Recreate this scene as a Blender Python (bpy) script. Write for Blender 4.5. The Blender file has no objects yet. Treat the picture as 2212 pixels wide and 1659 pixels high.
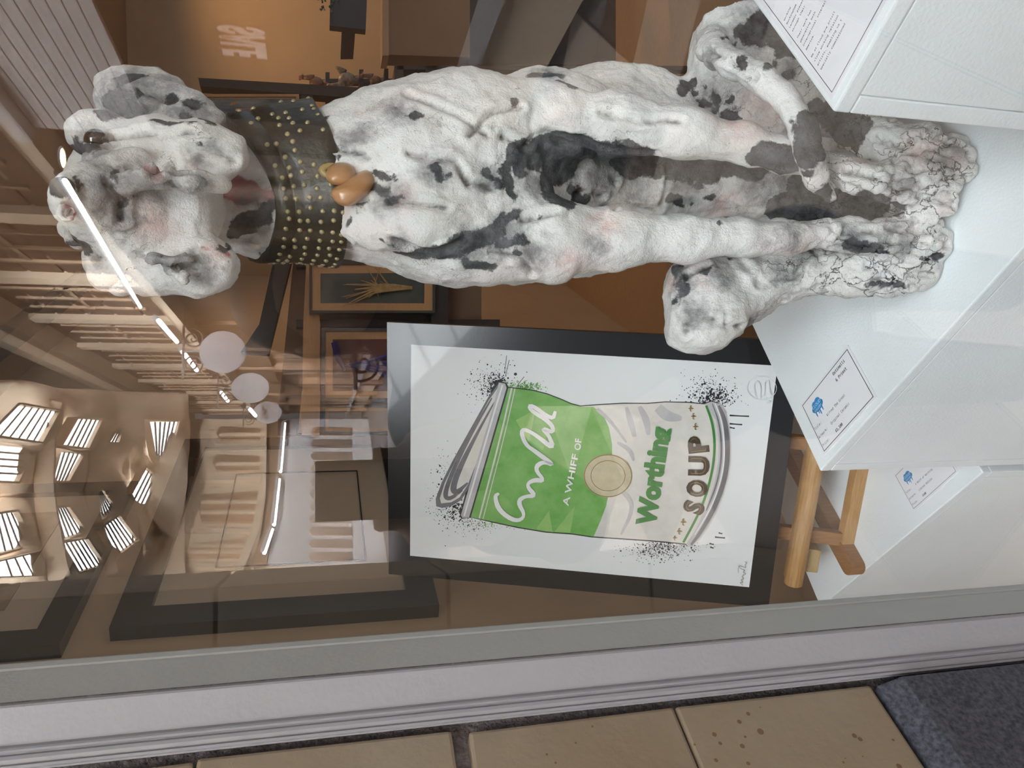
import bpy, bmesh, math, random
import numpy as np
from mathutils import Vector, Matrix
from mathutils.bvhtree import BVHTree

SC = bpy.context.scene
COL = SC.collection
random.seed(7)
# ------------------------------------------------------------------ camera
EYE = np.array([0.0, 0.0, 1.55])          # the phone lens, held upright on its side
FPX, CX, CY = 1661.0, 1106.0, 829.5
PITCH, YAW = math.radians(14.0), math.radians(7.5)
FWD = np.array([math.sin(YAW)*math.cos(PITCH), math.cos(YAW)*math.cos(PITCH), -math.sin(PITCH)])
RGT = np.array([math.cos(YAW), -math.sin(YAW), 0.0])
UPV = np.cross(RGT, FWD)
cam_d = bpy.data.cameras.new('camera'); cam_d.sensor_width = 36.0; cam_d.sensor_fit = 'HORIZONTAL'
cam_d.lens = 36.0*FPX/2212.0; cam_d.clip_start = 0.02; cam_d.clip_end = 200
cam = bpy.data.objects.new('camera', cam_d); COL.objects.link(cam)
m = Matrix.Identity(4)
for i, ax in enumerate((-UPV, RGT, -FWD)):   # the picture was taken with the phone turned: image right is down
    for k in range(3): m[k][i] = ax[k]
for k in range(3): m[k][3] = EYE[k]
cam.matrix_world = m
SC.camera = cam
# ------------------------------------------------------------------ world, light, exposure
w = bpy.data.worlds.new('overcast_sky'); SC.world = w; w.use_nodes = True
w.node_tree.nodes['Background'].inputs[0].default_value = (0.80, 0.88, 1.0, 1)
w.node_tree.nodes['Background'].inputs[1].default_value = 0.6
SC.view_settings.view_transform = 'Standard'; SC.view_settings.look = 'None'
SC.view_settings.gamma = 1.0; SC.view_settings.exposure = -0.14
SKY_E = 20.0                                   # daylight coming through the roof glazing
SC.cycles.max_bounces = 8; SC.cycles.transparent_max_bounces = 24
SC.cycles.sample_clamp_indirect = 20.0
ZF = -0.28                                     # the shop floor lies a step below the arcade
GY = 0.40                                      # the shop window glass stands in the plane y = GY

def area(name, loc, size, power, color, rot=(0,0,0), sy=None):
    l = bpy.data.lights.new(name, 'AREA'); l.energy = power; l.color = color; l.size = size
    if sy: l.shape = 'RECTANGLE'; l.size_y = sy
    o = bpy.data.objects.new(name, l); COL.objects.link(o); o.location = loc; o.rotation_euler = rot
    return o

def aim(p, q):
    return (Vector(q)-Vector(p)).to_track_quat('-Z', 'Y').to_euler()
# added fill lamp under the roof, out of view, brightens the mirrored far arcade
area('arcade_fill', (.3,-6.0,4.7), 3.0, 6200, (.96,.97,1.0), aim((.3,-6.0,4.7),(.6,-20,3.0)), .8).data.spread = 0.78

# ------------------------------------------------------------------ helpers
def ray(x, y):
    d = FWD*FPX + RGT*(1659-y-829.5) - UPV*(x-CX)
    return d/FPX
def at(x, y, Y):                               # point on the sight line of photo pixel (x, y) at depth Y from the lens
    d = ray(x, y); return EYE + d*(Y/d[1])
def onplane(x, y, p0, n):
    d = ray(x, y); p0 = np.asarray(p0, float); n = np.asarray(n, float)
    return EYE + d*(np.dot(p0-EYE, n)/np.dot(d, n))
def onz(x, y, z): return onplane(x, y, (0,0,z), (0,0,1))
def mir(p): return np.array([p[0], 2*GY-p[1], p[2]])   # what the window mirrors stands in the arcade behind the lens
def unit(v): v = np.asarray(v, float); return v/np.linalg.norm(v)

def tag(o, label=None, cat=None, group=None, kind=None):
    if label: o['label'] = label
    if cat: o['category'] = cat
    if group: o['group'] = group
    if kind: o['kind'] = kind
    return o
def empty(name, loc, label=None, cat=None, group=None, kind=None):
    o = bpy.data.objects.new(name, None); COL.objects.link(o); o.location = Vector(loc); o.empty_display_size = 0.05
    return tag(o, label, cat, group, kind)
def link(name, me, mat=None, parent=None):
    o = bpy.data.objects.new(name, me); COL.objects.link(o)
    if mat is not None and not me.materials: me.materials.append(mat)
    if parent is not None:
        o.parent = parent
        o.matrix_parent_inverse = Matrix.Translation(-world_loc(parent))
    return o
def world_loc(o):
    p = Vector(o.location)
    while o.parent is not None:
        p = p + o.matrix_parent_inverse.translation + Vector(o.parent.location); o = o.parent
    return p
def mesh(name, vs, fs, mat=None, parent=None, smooth=False, bevel=0.0, seg=2):
    """vertices in world coordinates"""
    me = bpy.data.meshes.new(name)
    me.from_pydata([tuple(map(float, v)) for v in vs], [], [tuple(map(int, f)) for f in fs])
    bm = bmesh.new(); bm.from_mesh(me)
    bmesh.ops.recalc_face_normals(bm, faces=bm.faces)
    if bevel > 0:
        bmesh.ops.bevel(bm, geom=list(bm.edges), offset=bevel, segments=seg, profile=0.6, affect='EDGES')
    if smooth:
        for f in bm.faces: f.smooth = True
    bm.to_mesh(me); bm.free()
    return link(name, me, mat, parent)
def prism(a, off):
    """polygon a (list of 3D points) swept by the vector off -> verts, faces"""
    a = [np.asarray(p, float) for p in a]; n = len(a); off = np.asarray(off, float)
    vs = a + [p+off for p in a]
    fs = [list(range(n)), list(range(2*n-1, n-1, -1))] + [[i, (i+1) % n, n+(i+1) % n, n+i] for i in range(n)]
    return vs, fs
def slab(name, pts, off, mat, parent=None, bevel=0.0, **k):
    vs, fs = prism(pts, off); return mesh(name, vs, fs, mat, parent, bevel=bevel, **k)
def box(name, c, e1, e2, e3, mat, parent=None, bevel=0.0, **k):
    """box with one corner at c and edge vectors e1 e2 e3"""
    c, e1, e2, e3 = [np.asarray(q, float) for q in (c, e1, e2, e3)]
    return slab(name, [c, c+e1, c+e1+e2, c+e2], e3, mat, parent, bevel, **k)
def join(parts):
    vs, fs = [], []
    for v, f in parts:
        b = len(vs); vs += list(v); fs += [[i+b for i in q] for q in f]
    return vs, fs
def tube(path, r, n=8, closed=False, cap=True):
    path = [np.asarray(p, float) for p in path]; m_ = len(path); vs, fs = [], []
    rr = r if hasattr(r, '__len__') else [r]*m_
    up = None
    for i, p in enumerate(path):
        a = path[(i-1) % m_] if (i > 0 or closed) else p; b = path[(i+1) % m_] if (i < m_-1 or closed) else p
        t = unit(b-a)
        if up is None:
            up = np.cross(t, (0,0,1)); up = np.cross(t, (0,1,0)) if np.linalg.norm(up) < .05 else up
        up = unit(up - t*np.dot(up, t)); bi = np.cross(t, up)
        for k in range(n):
            a_ = 2*math.pi*k/n; vs.append(p + (up*math.cos(a_) + bi*math.sin(a_))*rr[i])
    for i in range(m_ if closed else m_-1):
        for k in range(n):
            j = (i+1) % m_; fs.append([i*n+k, i*n+(k+1) % n, j*n+(k+1) % n, j*n+k])
    if cap and not closed:
        fs.append(list(range(n))[::-1]); fs.append([(m_-1)*n+k for k in range(n)])
    return vs, fs

# ------------------------------------------------------------------ materials
MATS = {}
def nd(nt, t, **kw):
    n = nt.nodes.new(t)
    for k, v in kw.items():
        if k.startswith('i_'):
            key = k[2:]; key = int(key) if key.isdigit() else key
            n.inputs[key].default_value = v
        else: setattr(n, k, v)
    return n
def rgba(c): return (c[0], c[1], c[2], 1.0)
def s2l(r, g=None, b=None):
    c = (r, g, b) if g is not None else r
    return tuple(((v/255)/12.92 if v/255 <= .04045 else ((v/255+.055)/1.055)**2.4) for v in c)
def mat(name, col, rough=.6, spec=.5, vary=.0, scale=20, bump=.0, bscale=80, metal=0., coat=0., emit=None, estr=0., col2=None, grain=None, objco=True):
    if name in MATS: return MATS[name]
    M = bpy.data.materials.new(name); M.use_nodes = True; nt = M.node_tree
    b = nt.nodes['Principled BSDF']; L = nt.links
    b.inputs['Base Color'].default_value = rgba(col); b.inputs['Roughness'].default_value = rough
    b.inputs['Specular IOR Level'].default_value = spec; b.inputs['Metallic'].default_value = metal
    b.inputs['Coat Weight'].default_value = coat; b.inputs['Coat Roughness'].default_value = 0.03
    if emit: b.inputs['Emission Color'].default_value = rgba(emit); b.inputs['Emission Strength'].default_value = estr
    tc = nd(nt, 'ShaderNodeTexCoord'); src = tc.outputs['Object']
    if vary > 0 or col2:
        src2 = src
        if grain:
            mp = nd(nt, 'ShaderNodeMapping'); mp.inputs['Scale'].default_value = grain; L.new(src, mp.inputs[0]); src2 = mp.outputs[0]
        nz = nd(nt, 'ShaderNodeTexNoise', i_Scale=scale, i_Detail=6.0, i_Roughness=.6); L.new(src2, nz.inputs['Vector'])
        rp = nd(nt, 'ShaderNodeValToRGB'); rp.color_ramp.elements[0].position = .3; rp.color_ramp.elements[1].position = .7
        c2 = col2 or tuple(v*(1-vary) for v in col)
        rp.color_ramp.elements[0].color = rgba(c2); rp.color_ramp.elements[1].color = rgba(col)
        L.new(nz.outputs['Fac'], rp.inputs[0]); L.new(rp.outputs[0], b.inputs['Base Color'])
    if bump > 0:
        nb = nd(nt, 'ShaderNodeTexNoise', i_Scale=bscale, i_Detail=4.0); L.new(src, nb.inputs['Vector'])
        bp = nd(nt, 'ShaderNodeBump', i_Strength=bump, i_Distance=.002); L.new(nb.outputs['Fac'], bp.inputs['Height']); L.new(bp.outputs[0], b.inputs['Normal'])
    MATS[name] = M; return M
def glass_mat(name, tint=(1,1,1), base=.045, edge=1.0):
    """clear pane: passes light straight through, mirrors by Fresnel on each face"""
    M = bpy.data.materials.new(name); M.use_nodes = True; nt = M.node_tree; nt.nodes.remove(nt.nodes['Principled BSDF']); L = nt.links
    out = nt.nodes['Material Output']
    lw = nd(nt, 'ShaderNodeLayerWeight', i_Blend=.5)
    p5 = nd(nt, 'ShaderNodeMath', operation='POWER'); p5.inputs[1].default_value = 5.0; L.new(lw.outputs['Facing'], p5.inputs[0])
    ma = nd(nt, 'ShaderNodeMath', operation='MULTIPLY_ADD'); ma.inputs[1].default_value = edge-base; ma.inputs[2].default_value = base; L.new(p5.outputs[0], ma.inputs[0])
    tr = nd(nt, 'ShaderNodeBsdfTransparent'); tr.inputs[0].default_value = rgba(tint)
    gl = nd(nt, 'ShaderNodeBsdfGlossy', i_Roughness=0.0); gl.inputs['Color'].default_value = (1,1,1,1)
    mx = nd(nt, 'ShaderNodeMixShader'); L.new(ma.outputs[0], mx.inputs[0]); L.new(tr.outputs[0], mx.inputs[1]); L.new(gl.outputs[0], mx.inputs[2])
    L.new(mx.outputs[0], out.inputs['Surface']); MATS[name] = M; return M

# ------------------------------------------------------------------ lettering: built-in font turned into flat mesh
def text_mesh(s, size=1.0, font=None, align='LEFT', bold=0.0, space=1.0):
    c = bpy.data.curves.new('t', 'FONT'); c.body = s; c.size = size; c.align_x = align; c.offset = bold; c.space_character = space
    c.resolution_u = 3
    if font: c.font = font
    o = bpy.data.objects.new('t', c); COL.objects.link(o)
    bpy.context.view_layer.update()
    me = bpy.data.meshes.new_from_object(o.evaluated_get(bpy.context.evaluated_depsgraph_get()))
    vs = np.array([v.co[:] for v in me.vertices]).reshape(-1, 3); fs = [list(p.vertices) for p in me.polygons]
    bpy.data.objects.remove(o); bpy.data.curves.remove(c); bpy.data.meshes.remove(me)
    return vs, fs
def font(fn):
    import os
    try: return bpy.data.fonts.load(os.path.join(bpy.utils.system_resource('DATAFILES'), 'fonts', fn))
    except Exception: return None
MONO = font('DejaVuSansMono.woff2')
def write(name, items, O, ex, ey, mat_, parent, lift=0.0004, thick=0.0):
    """items: (string, x, y, size, align, bold[, angle, xscale, font]) in metres on the plane O + x*ex + y*ey"""
    ex, ey, O = unit(ex), unit(ey), np.asarray(O, float); nrm = np.cross(ex, ey); P = []
    for it in items:
        s, x, y, sz, al, bo = it[:6]; ang = it[6] if len(it) > 6 else 0; xs = it[7] if len(it) > 7 else 1; ft = it[8] if len(it) > 8 else MONO
        v, f = text_mesh(s, sz, ft, al, bo*sz)
        if not len(v): continue
        c, s_ = math.cos(ang), math.sin(ang); vx = v[:,0]*xs; vy = v[:,1]
        q = O + np.outer(x + vx*c - vy*s_, ex) + np.outer(y + vx*s_ + vy*c, ey) + nrm*lift
        me = bpy.data.meshes.new(name); me.from_pydata([tuple(v) for v in q], [], f); link(name, me, mat_, parent)
# ================================================================== the ceramic dog
DZ = 0.75                                       # top of the dog's plinth
CS = 0.0034
GO = np.array([0.09, 0.64, DZ-0.012]); GN = (int(0.60/CS), int(0.66/CS), int(1.16/CS))
gx = (GO[0]+CS*np.arange(GN[0])).astype(np.float32); gyy = (GO[1]+CS*np.arange(GN[1])).astype(np.float32); gz = (GO[2]+CS*np.arange(GN[2])).astype(np.float32)
FLD = np.full(GN, 1.0, np.float32)
AX3 = np.array([-UPV, -RGT, FWD])               # image right, image down, away
def prm(x, y, r, Y):
    p = at(x, y, Y); return p, r*np.dot(p-EYE, FWD)/FPX
def window(lo, hi):
    a = np.clip(np.floor((lo-GO)/CS).astype(int), 0, None); b = np.minimum(np.ceil((hi-GO)/CS).astype(int)+1, GN)
    if (b <= a).any(): return None
    s = tuple(slice(i, j) for i, j in zip(a, b))
    return s, gx[s[0]][:,None,None], gyy[s[1]][None,:,None], gz[s[2]][None,None,:]
def smin(s, d, k):
    D = FLD[s]; h = np.clip(.5+.5*(D-d)/k, 0, 1); FLD[s] = D+(d-D)*h-k*h*(1-h)
def smax(s, d, k):
    D = FLD[s]; h = np.clip(.5-.5*(D-d)/k, 0, 1); FLD[s] = D+(d-D)*h+k*h*(1-h)
def cap(pts, k=.012, cut=False):
    """chain of tapered limbs through (x, y, radius px, depth)"""
    q = [prm(*p) for p in pts]
    for (a, ra), (b, rb) in zip(q, q[1:]):
        R_ = max(ra, rb)+k*1.5+.01; W = window(np.minimum(a, b)-R_, np.maximum(a, b)+R_)
        if W is None: continue
        s, X, Y_, Z = W; ba = b-a; L2 = float(ba@ba)+1e-12
        t = np.clip(((X-a[0])*ba[0]+(Y_-a[1])*ba[1]+(Z-a[2])*ba[2])/L2, 0, 1)
        d = np.sqrt((X-a[0]-ba[0]*t)**2+(Y_-a[1]-ba[1]*t)**2+(Z-a[2]-ba[2]*t)**2)-(ra+(rb-ra)*t)
        (smax(s, -d, k) if cut else smin(s, d, k))
def ell(x, y, Y, rx, ry, rd, k=.015, rot=0., cut=False, tilt=0.):
    """ellipsoid: radii px along image right / image down / depth, rot turns it in the picture plane"""
    c, sc_ = prm(x, y, 1., Y); c_, s_ = math.cos(math.radians(rot)), math.sin(math.radians(rot))
    e = np.array([AX3[0]*c_+AX3[1]*s_, -AX3[0]*s_+AX3[1]*c_, AX3[2]])
    if tilt:
        c2, s2 = math.cos(math.radians(tilt)), math.sin(math.radians(tilt)); e = np.array([e[0]*c2+e[2]*s2, e[1], -e[0]*s2+e[2]*c2])
    r = np.array([rx, ry, rd])*sc_; R_ = max(r)+k*1.5+.01; W = window(c-R_, c+R_)
    if W is None: return
    s, X, Y_, Z = W; X, Y_, Z = X-c[0], Y_-c[1], Z-c[2]; k0 = 0; k1 = 0
    for i in range(3):
        u = (X*e[i][0]+Y_*e[i][1]+Z*e[i][2])/r[i]; k0 = k0+u*u; k1 = k1+(u/r[i])**2
    k0 = np.sqrt(k0); d = k0*(k0-1)/np.maximum(np.sqrt(k1), 1e-6)
    (smax(s, -d, k) if cut else smin(s, d, k))

# --- torso
cap([(560,440,92,.99),(700,402,140,.985),(840,385,178,.98),(980,378,196,.98),(1120,384,180,1.03),(1330,380,165,1.075),(1560,390,150,1.09),(1800,400,120,1.07)], .03)
ell(1010,300,.93,190,120,110,.04); ell(1000,480,.935,200,125,110,.04)          # shoulders
ell(860,400,.905,120,95,72,.05)                                                # breast
ell(930,330,.885,120,60,40,.03,25); ell(880,470,.885,130,60,40,.03,-12)
ell(1330,250,1.08,190,105,120,.03); ell(1180,255,1.02,150,100,110,.03)         # back seen beside the leg
ell(1560,300,1.10,160,130,150,.03)
ell(1020,560,.97,150,48,80,.03); ell(1200,560,.96,160,44,70,.03)               # left flank
# --- front legs
cap([(1040,262,92,.915),(1200,262,74,.895),(1330,268,60,.875),(1480,288,50,.85),(1600,308,42,.83),(1700,332,34,.815),(1775,358,27,.81)], .02)
cap([(1775,358,27,.81),(1840,378,36,.80),(1930,392,44,.795),(2000,412,42,.79)], .012)
cap([(1020,505,98,.92),(1200,520,80,.90),(1340,518,60,.88),(1480,515,46,.86),(1600,512,38,.845),(1700,514,34,.835),(1768,507,29,.83)], .02)
cap([(1768,507,29,.83),(1840,512,36,.825),(1930,516,44,.82),(1990,520,46,.815)], .012)
for (x, y, r, Y, x2, y2) in ((1960,375,20,.785,2035,402), (1975,402,21,.78,2052,428), (1985,432,20,.785,2050,452), (1965,455,16,.79,2020,468)):
    cap([(x,y,r,Y),(x2,y2,r*.95,Y-.006)], .004)
for (x, y, r, Y, x2, y2) in ((1950,482,17,.815,2022,484), (1965,508,20,.81,2040,512), (1965,535,20,.812,2036,540), (1935,556,16,.82,2000,560)):
    cap([(x,y,r,Y),(x2,y2,r*.95,Y-.004)], .004)
# tendons of the left paw
for dy in (-24,-8,8,24): cap([(1800,510+dy*.5,7,.812),(1900,514+dy,8,.80),(1960,516+dy*1.2,8,.797)], .005)
for dy in (-26,-6,16): cap([(1810,372+dy*.5,7,.787),(1900,392+dy,8,.773),(1970,410+dy*1.2,8,.768)], .005)
# --- haunches and hind legs
ell(1610,135,.99,122,150,120,.02,-12); ell(1660,200,.985,120,120,120,.03)
cap([(1730,210,88,.95),(1800,225,62,.90),(1880,280,42,.84)], .02)
cap([(1850,278,36,.85),(1900,300,44,.82),(1980,330,52,.79),(2030,345,50,.775)], .015)
for (x, y, r, Y, x2, y2) in ((1990,292,21,.775,2075,312), (2005,322,23,.765,2088,338), (2005,355,23,.762,2084,368), (1990,385,20,.768,2062,398)):
    cap([(x,y,r,Y),(x2,y2,r*.95,Y-.006)], .004)
ell(1520,640,.96,80,95,95,.02,0); ell(1535,700,.945,88,62,80,.02,-28); ell(1475,690,.95,42,60,60,.015,10); ell(1460,625,.955,24,58,50,.012)
cap([(1600,620,80,.95),(1690,585,62,.93),(1770,582,50,.90),(1850,590,44,.875),(1950,590,42,.85),(1990,590,38,.84)], .02)
for (x, y, r, Y, x2, y2) in ((1930,575,20,.835,2015,576), (1930,602,18,.838,1990,606)):
    cap([(x,y,r,Y),(x2,y2,r*.95,Y-.006)], .004)
# --- dark ground mass between the legs and belly
ell(1790,300,1.0,110,90,120,.02); cap([(1700,420,100,1.02),(1830,430,82,.96),(1900,430,50,.90)], .02); ell(1850,470,.93,60,70,60,.02)
cap([(1440,375,80,1.01),(1600,390,70,.99),(1720,400,60,.98)], .02)
cap([(1525,392,13,.885),(1580,398,24,.865),(1650,402,29,.86),(1700,398,20,.875)], .008)
# --- tail
cap([(1540,85,30,.96),(1545,100,30,.90),(1552,118,31,.865),(1590,140,31,.83),(1650,172,33,.795),(1700,215,32,.775),(1735,275,30,.762),(1748,340,30,.762),(1762,385,26,.775),(1790,425,16,.80)], .005)
ell(1540,110,.90,36,26,40,.012)
# --- neck, head
cap([(500,392,95,1.0),(600,402,122,.992)], .02)
cap([(500,470,70,.98),(580,455,90,.985),(700,402,135,.985)], .02)
ell(300,420,1.0,150,150,120,.03)                                              # skull
ell(318,440,.905,152,132,110,.03)                                             # under side of the muzzle
ell(225,440,.875,110,84,80,.03)
ell(375,465,.885,92,95,70,.03)
cap([(135,425,22,.80),(185,430,60,.83),(250,440,92,.86)], .02)                 # nose bridge
ell(138,428,.795,28,46,34,.006); cap([(132,446,9,.776),(128,462,9,.776),(140,474,9,.776),(156,470,9,.776),(158,454,9,.776),(146,444,9,.776),(132,446,9,.776)], .004)       # nose pad, flared nostril
ell(144,459,.772,10,9,26,.003,cut=True); ell(132,412,.774,9,9,18,.004,cut=True); cap([(170,400,8,.80),(182,440,8,.795),(172,480,8,.80)], .004, cut=True)
cap([(255,318,58,.91),(340,310,48,.885),(430,315,50,.87),(490,340,42,.865)], .018)   # right flew
ell(470,335,.86,60,58,45,.015)
cap([(275,400,22,.81),(330,380,24,.805),(420,392,24,.81),(485,400,18,.83)], .012)
cap([(190,372,7,.806),(250,358,9,.80),(320,352,11,.795),(390,362,11,.80),(450,384,9,.81)], .005, cut=True)         # crease of the lip
cap([(250,570,58,.91),(340,583,52,.895),(420,580,52,.88),(455,572,50,.875)], .018)   # left flew
ell(448,575,.865,52,56,42,.014)
for (x, y, r) in ((215,560,26),(240,598,28),(275,615,26),(312,620,24),(345,613,18),(375,600,22)): ell(x, y, .90, r, r*.9, r, .008)
cap([(330,560,14,.835),(370,575,13,.835),(400,560,14,.838),(395,590,10,.85)], .006)
cap([(235,528,7,.82),(300,545,10,.815),(360,552,11,.81),(430,540,10,.82),(478,530,9,.84)], .005, cut=True)
cap([(484,398,12,.86),(490,450,14,.86),(482,530,12,.86)], .006, cut=True)
ell(395,598,.835,16,14,14,.004)
cap([(200,345,20,.845),(250,352,18,.835),(300,340,16,.845)], .012)
# eyes: brow mounds, sockets
ell(200,292,.905,52,46,55,.016); ell(225,268,.90,34,22,38,.01)
ell(207,304,.862,26,25,26,.006,cut=True)
cap([(168,312,9,.865),(176,285,9,.862),(205,275,9,.862),(235,290,8,.862)], .006)
cap([(182,318,9,.856),(205,328,9,.852),(232,316,8,.856)], .006)
ell(172,500,.93,40,34,50,.014); ell(160,515,.905,22,18,18,.006)
ell(176,512,.895,18,14,20,.005,cut=True)
# ears
ell(300,205,1.005,100,52,34,.010,18); ell(262,205,.995,58,46,36,.012); ell(345,190,1.0,62,36,26,.01,20)
cap([(340,215,46,.985),(420,240,34,.965),(466,258,17,.955)], .012); ell(290,158,.995,20,10,12,.006); ell(395,255,.955,70,17,22,.01,8)
cap([(300,262,12,.965),(380,272,12,.95),(460,272,12,.945)], .008)
ell(235,565,1.0,60,62,40,.012); ell(300,590,.985,80,42,34,.012)
FLD[:] = np.maximum(FLD, (DZ+.0006-gz)[None,None,:])

def surface_nets(F):
    ins = F < 0; n = F.shape
    c = np.zeros(tuple(i-1 for i in n), np.uint8)
    for dx in (0,1):
        for dy in (0,1):
            for dz in (0,1): c += ins[dx:n[0]-1+dx, dy:n[1]-1+dy, dz:n[2]-1+dz]
    act = (c > 0) & (c < 8); I = np.argwhere(act); idx = np.full(act.shape, -1, np.int64); idx[act] = np.arange(len(I))
    S = np.zeros((len(I), 3)); cnt = np.zeros(len(I))
    cor = [(a, b, d) for a in (0,1) for b in (0,1) for d in (0,1)]
    val = {q: F[I[:,0]+q[0], I[:,1]+q[1], I[:,2]+q[2]].astype(np.float64) for q in cor}
    for q in cor:
        for ax in range(3):
            if q[ax] == 0:
                p = list(q); p[ax] = 1; p = tuple(p); a, b = val[q], val[p]; m_ = (a < 0) != (b < 0)
                t = np.where(m_, a/np.where(m_, a-b, 1), 0); e = np.tile(np.array(q, float), (len(I), 1)); e[:,ax] = t
                S[m_] += e[m_]; cnt[m_] += 1
    V = GO + CS*(I + S/cnt[:,None]); Q = []
    for ax in range(3):
        a1, a2 = [(1,2),(2,0),(0,1)][ax]
        sl0 = [slice(1,-1)]*3; sl1 = [slice(1,-1)]*3; sl0[ax] = slice(0,-1); sl1[ax] = slice(1,None)
        A, B = ins[tuple(sl0)], ins[tuple(sl1)]; E_ = np.argwhere(A != B); off = np.ones(3, int); off[ax] = 0; E2 = E_ + off
        flip = A[tuple(E_.T)]
        def cell(d1, d2):
            g = E2.copy(); g[:,a1] -= d1; g[:,a2] -= d2; return idx[tuple(g.T)]
        q = np.stack([cell(1,1), cell(0,1), cell(0,0), cell(1,0)], 1); q[~flip] = q[~flip][:,::-1]; Q.append(q)
    return V, np.concatenate(Q)
V, Q = surface_nets(FLD)
ok = (Q >= 0).all(1); Q = Q[ok]
# keep the largest connected shell (inner pockets drop out)
par = np.arange(len(V))
for _ in range(1500):
    mn = par[Q].min(1); new = par.copy()
    for i in range(4): np.minimum.at(new, Q[:,i], mn)
    new = new[new]
    if (new == par).all(): break
    par = new
lab, cts = np.unique(par, return_counts=True); keep = par == lab[cts.argmax()]
remap = np.cumsum(keep)-1; Q = remap[Q[keep[Q].all(1)]]; V = V[keep]
def vnoise(P, seed=0):
    i = np.floor(P).astype(np.int64); f = P-i; f = f*f*(3-2*f); out = 0
    for a in (0,1):
        for b in (0,1):
            for c in (0,1):
                h = ((i[:,0]+a)*374761393 + (i[:,1]+b)*668265263 + (i[:,2]+c)*2147483647 + seed*1274126177) & 0xffffffff
                h = ((h ^ (h >> 13))*1274126177) & 0xffffffff; h = (h ^ (h >> 16)) & 0xffff
                out = out + (h/65535.)*np.where(a, f[:,0], 1-f[:,0])*np.where(b, f[:,1], 1-f[:,1])*np.where(c, f[:,2], 1-f[:,2])
    return out
def fbm(P, seed=0, o=3): return sum(vnoise(P*2**k, seed+k)*.5**k for k in range(o))/sum(.5**k for k in range(o))
def normals(V, Q):
    fn = np.cross(V[Q[:,2]]-V[Q[:,0]], V[Q[:,3]]-V[Q[:,1]]); N = np.zeros_like(V)
    for i in range(4):
        for a in range(3): N[:,a] += np.bincount(Q[:,i], fn[:,a], len(V))
    return N/np.maximum(np.linalg.norm(N, axis=1), 1e-12)[:,None]
N = normals(V, Q)
up_ = np.clip((V[:,2]-DZ)/.03, 0, 1)
low = np.clip(1-(V[:,2]-DZ-.04)/.22, 0, 1)*up_                                # the paws are the roughest
V = V + N*((fbm(V*22, 1)-.5)*.012 + (fbm(V*60, 5)-.5)*.007*(1+1.2*low) - .009*low*np.clip(1-np.abs(fbm(V*np.array([70,70,20]), 9)-.5)/.05, 0, 1) - .004*np.clip(1-np.abs(fbm(V*11, 13)-.5)/.018, 0, 1)*np.clip((fbm(V*5, 17)-.45)*6, 0, 1))[:,None]*up_[:,None]
N = normals(V, Q)
BV = BVHTree.FromPolygons([tuple(v) for v in V], [tuple(map(int, q)) for q in Q])
def hit(x, y):
    d = ray(x, y); r = BV.ray_cast(Vector(EYE), Vector(unit(d)), 5.0)
    return None if r[0] is None else np.array(r[0])
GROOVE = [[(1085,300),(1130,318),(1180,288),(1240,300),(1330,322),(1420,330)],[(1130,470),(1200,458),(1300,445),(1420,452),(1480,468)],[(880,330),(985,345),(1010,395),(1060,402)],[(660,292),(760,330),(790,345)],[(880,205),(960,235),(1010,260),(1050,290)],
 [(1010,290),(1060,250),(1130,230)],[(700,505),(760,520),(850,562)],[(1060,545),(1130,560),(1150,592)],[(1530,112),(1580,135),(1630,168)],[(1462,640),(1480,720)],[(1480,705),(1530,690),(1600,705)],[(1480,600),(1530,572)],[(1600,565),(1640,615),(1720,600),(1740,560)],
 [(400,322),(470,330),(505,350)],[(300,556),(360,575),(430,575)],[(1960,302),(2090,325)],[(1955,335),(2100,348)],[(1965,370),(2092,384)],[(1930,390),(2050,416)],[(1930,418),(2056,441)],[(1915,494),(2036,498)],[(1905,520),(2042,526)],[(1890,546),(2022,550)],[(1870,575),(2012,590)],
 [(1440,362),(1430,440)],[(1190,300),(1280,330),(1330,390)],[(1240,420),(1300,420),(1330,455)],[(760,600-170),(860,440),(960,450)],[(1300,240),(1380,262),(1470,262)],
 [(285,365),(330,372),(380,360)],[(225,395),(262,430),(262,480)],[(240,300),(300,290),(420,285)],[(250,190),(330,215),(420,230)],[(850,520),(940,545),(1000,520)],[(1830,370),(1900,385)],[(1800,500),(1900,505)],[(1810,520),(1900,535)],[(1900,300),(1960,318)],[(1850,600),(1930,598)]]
WQ = V + .006*np.stack([fbm(V*30, 61+i)-.5 for i in range(3)], 1)*2
GD = np.full(len(V), 1.0)
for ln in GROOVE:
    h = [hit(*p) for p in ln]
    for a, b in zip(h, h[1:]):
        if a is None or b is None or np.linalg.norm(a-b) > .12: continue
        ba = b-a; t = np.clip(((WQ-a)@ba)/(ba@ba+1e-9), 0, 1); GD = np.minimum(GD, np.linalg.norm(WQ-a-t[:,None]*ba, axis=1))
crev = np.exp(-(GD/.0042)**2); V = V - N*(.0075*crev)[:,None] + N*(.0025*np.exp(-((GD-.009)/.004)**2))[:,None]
N = normals(V, Q)
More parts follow.
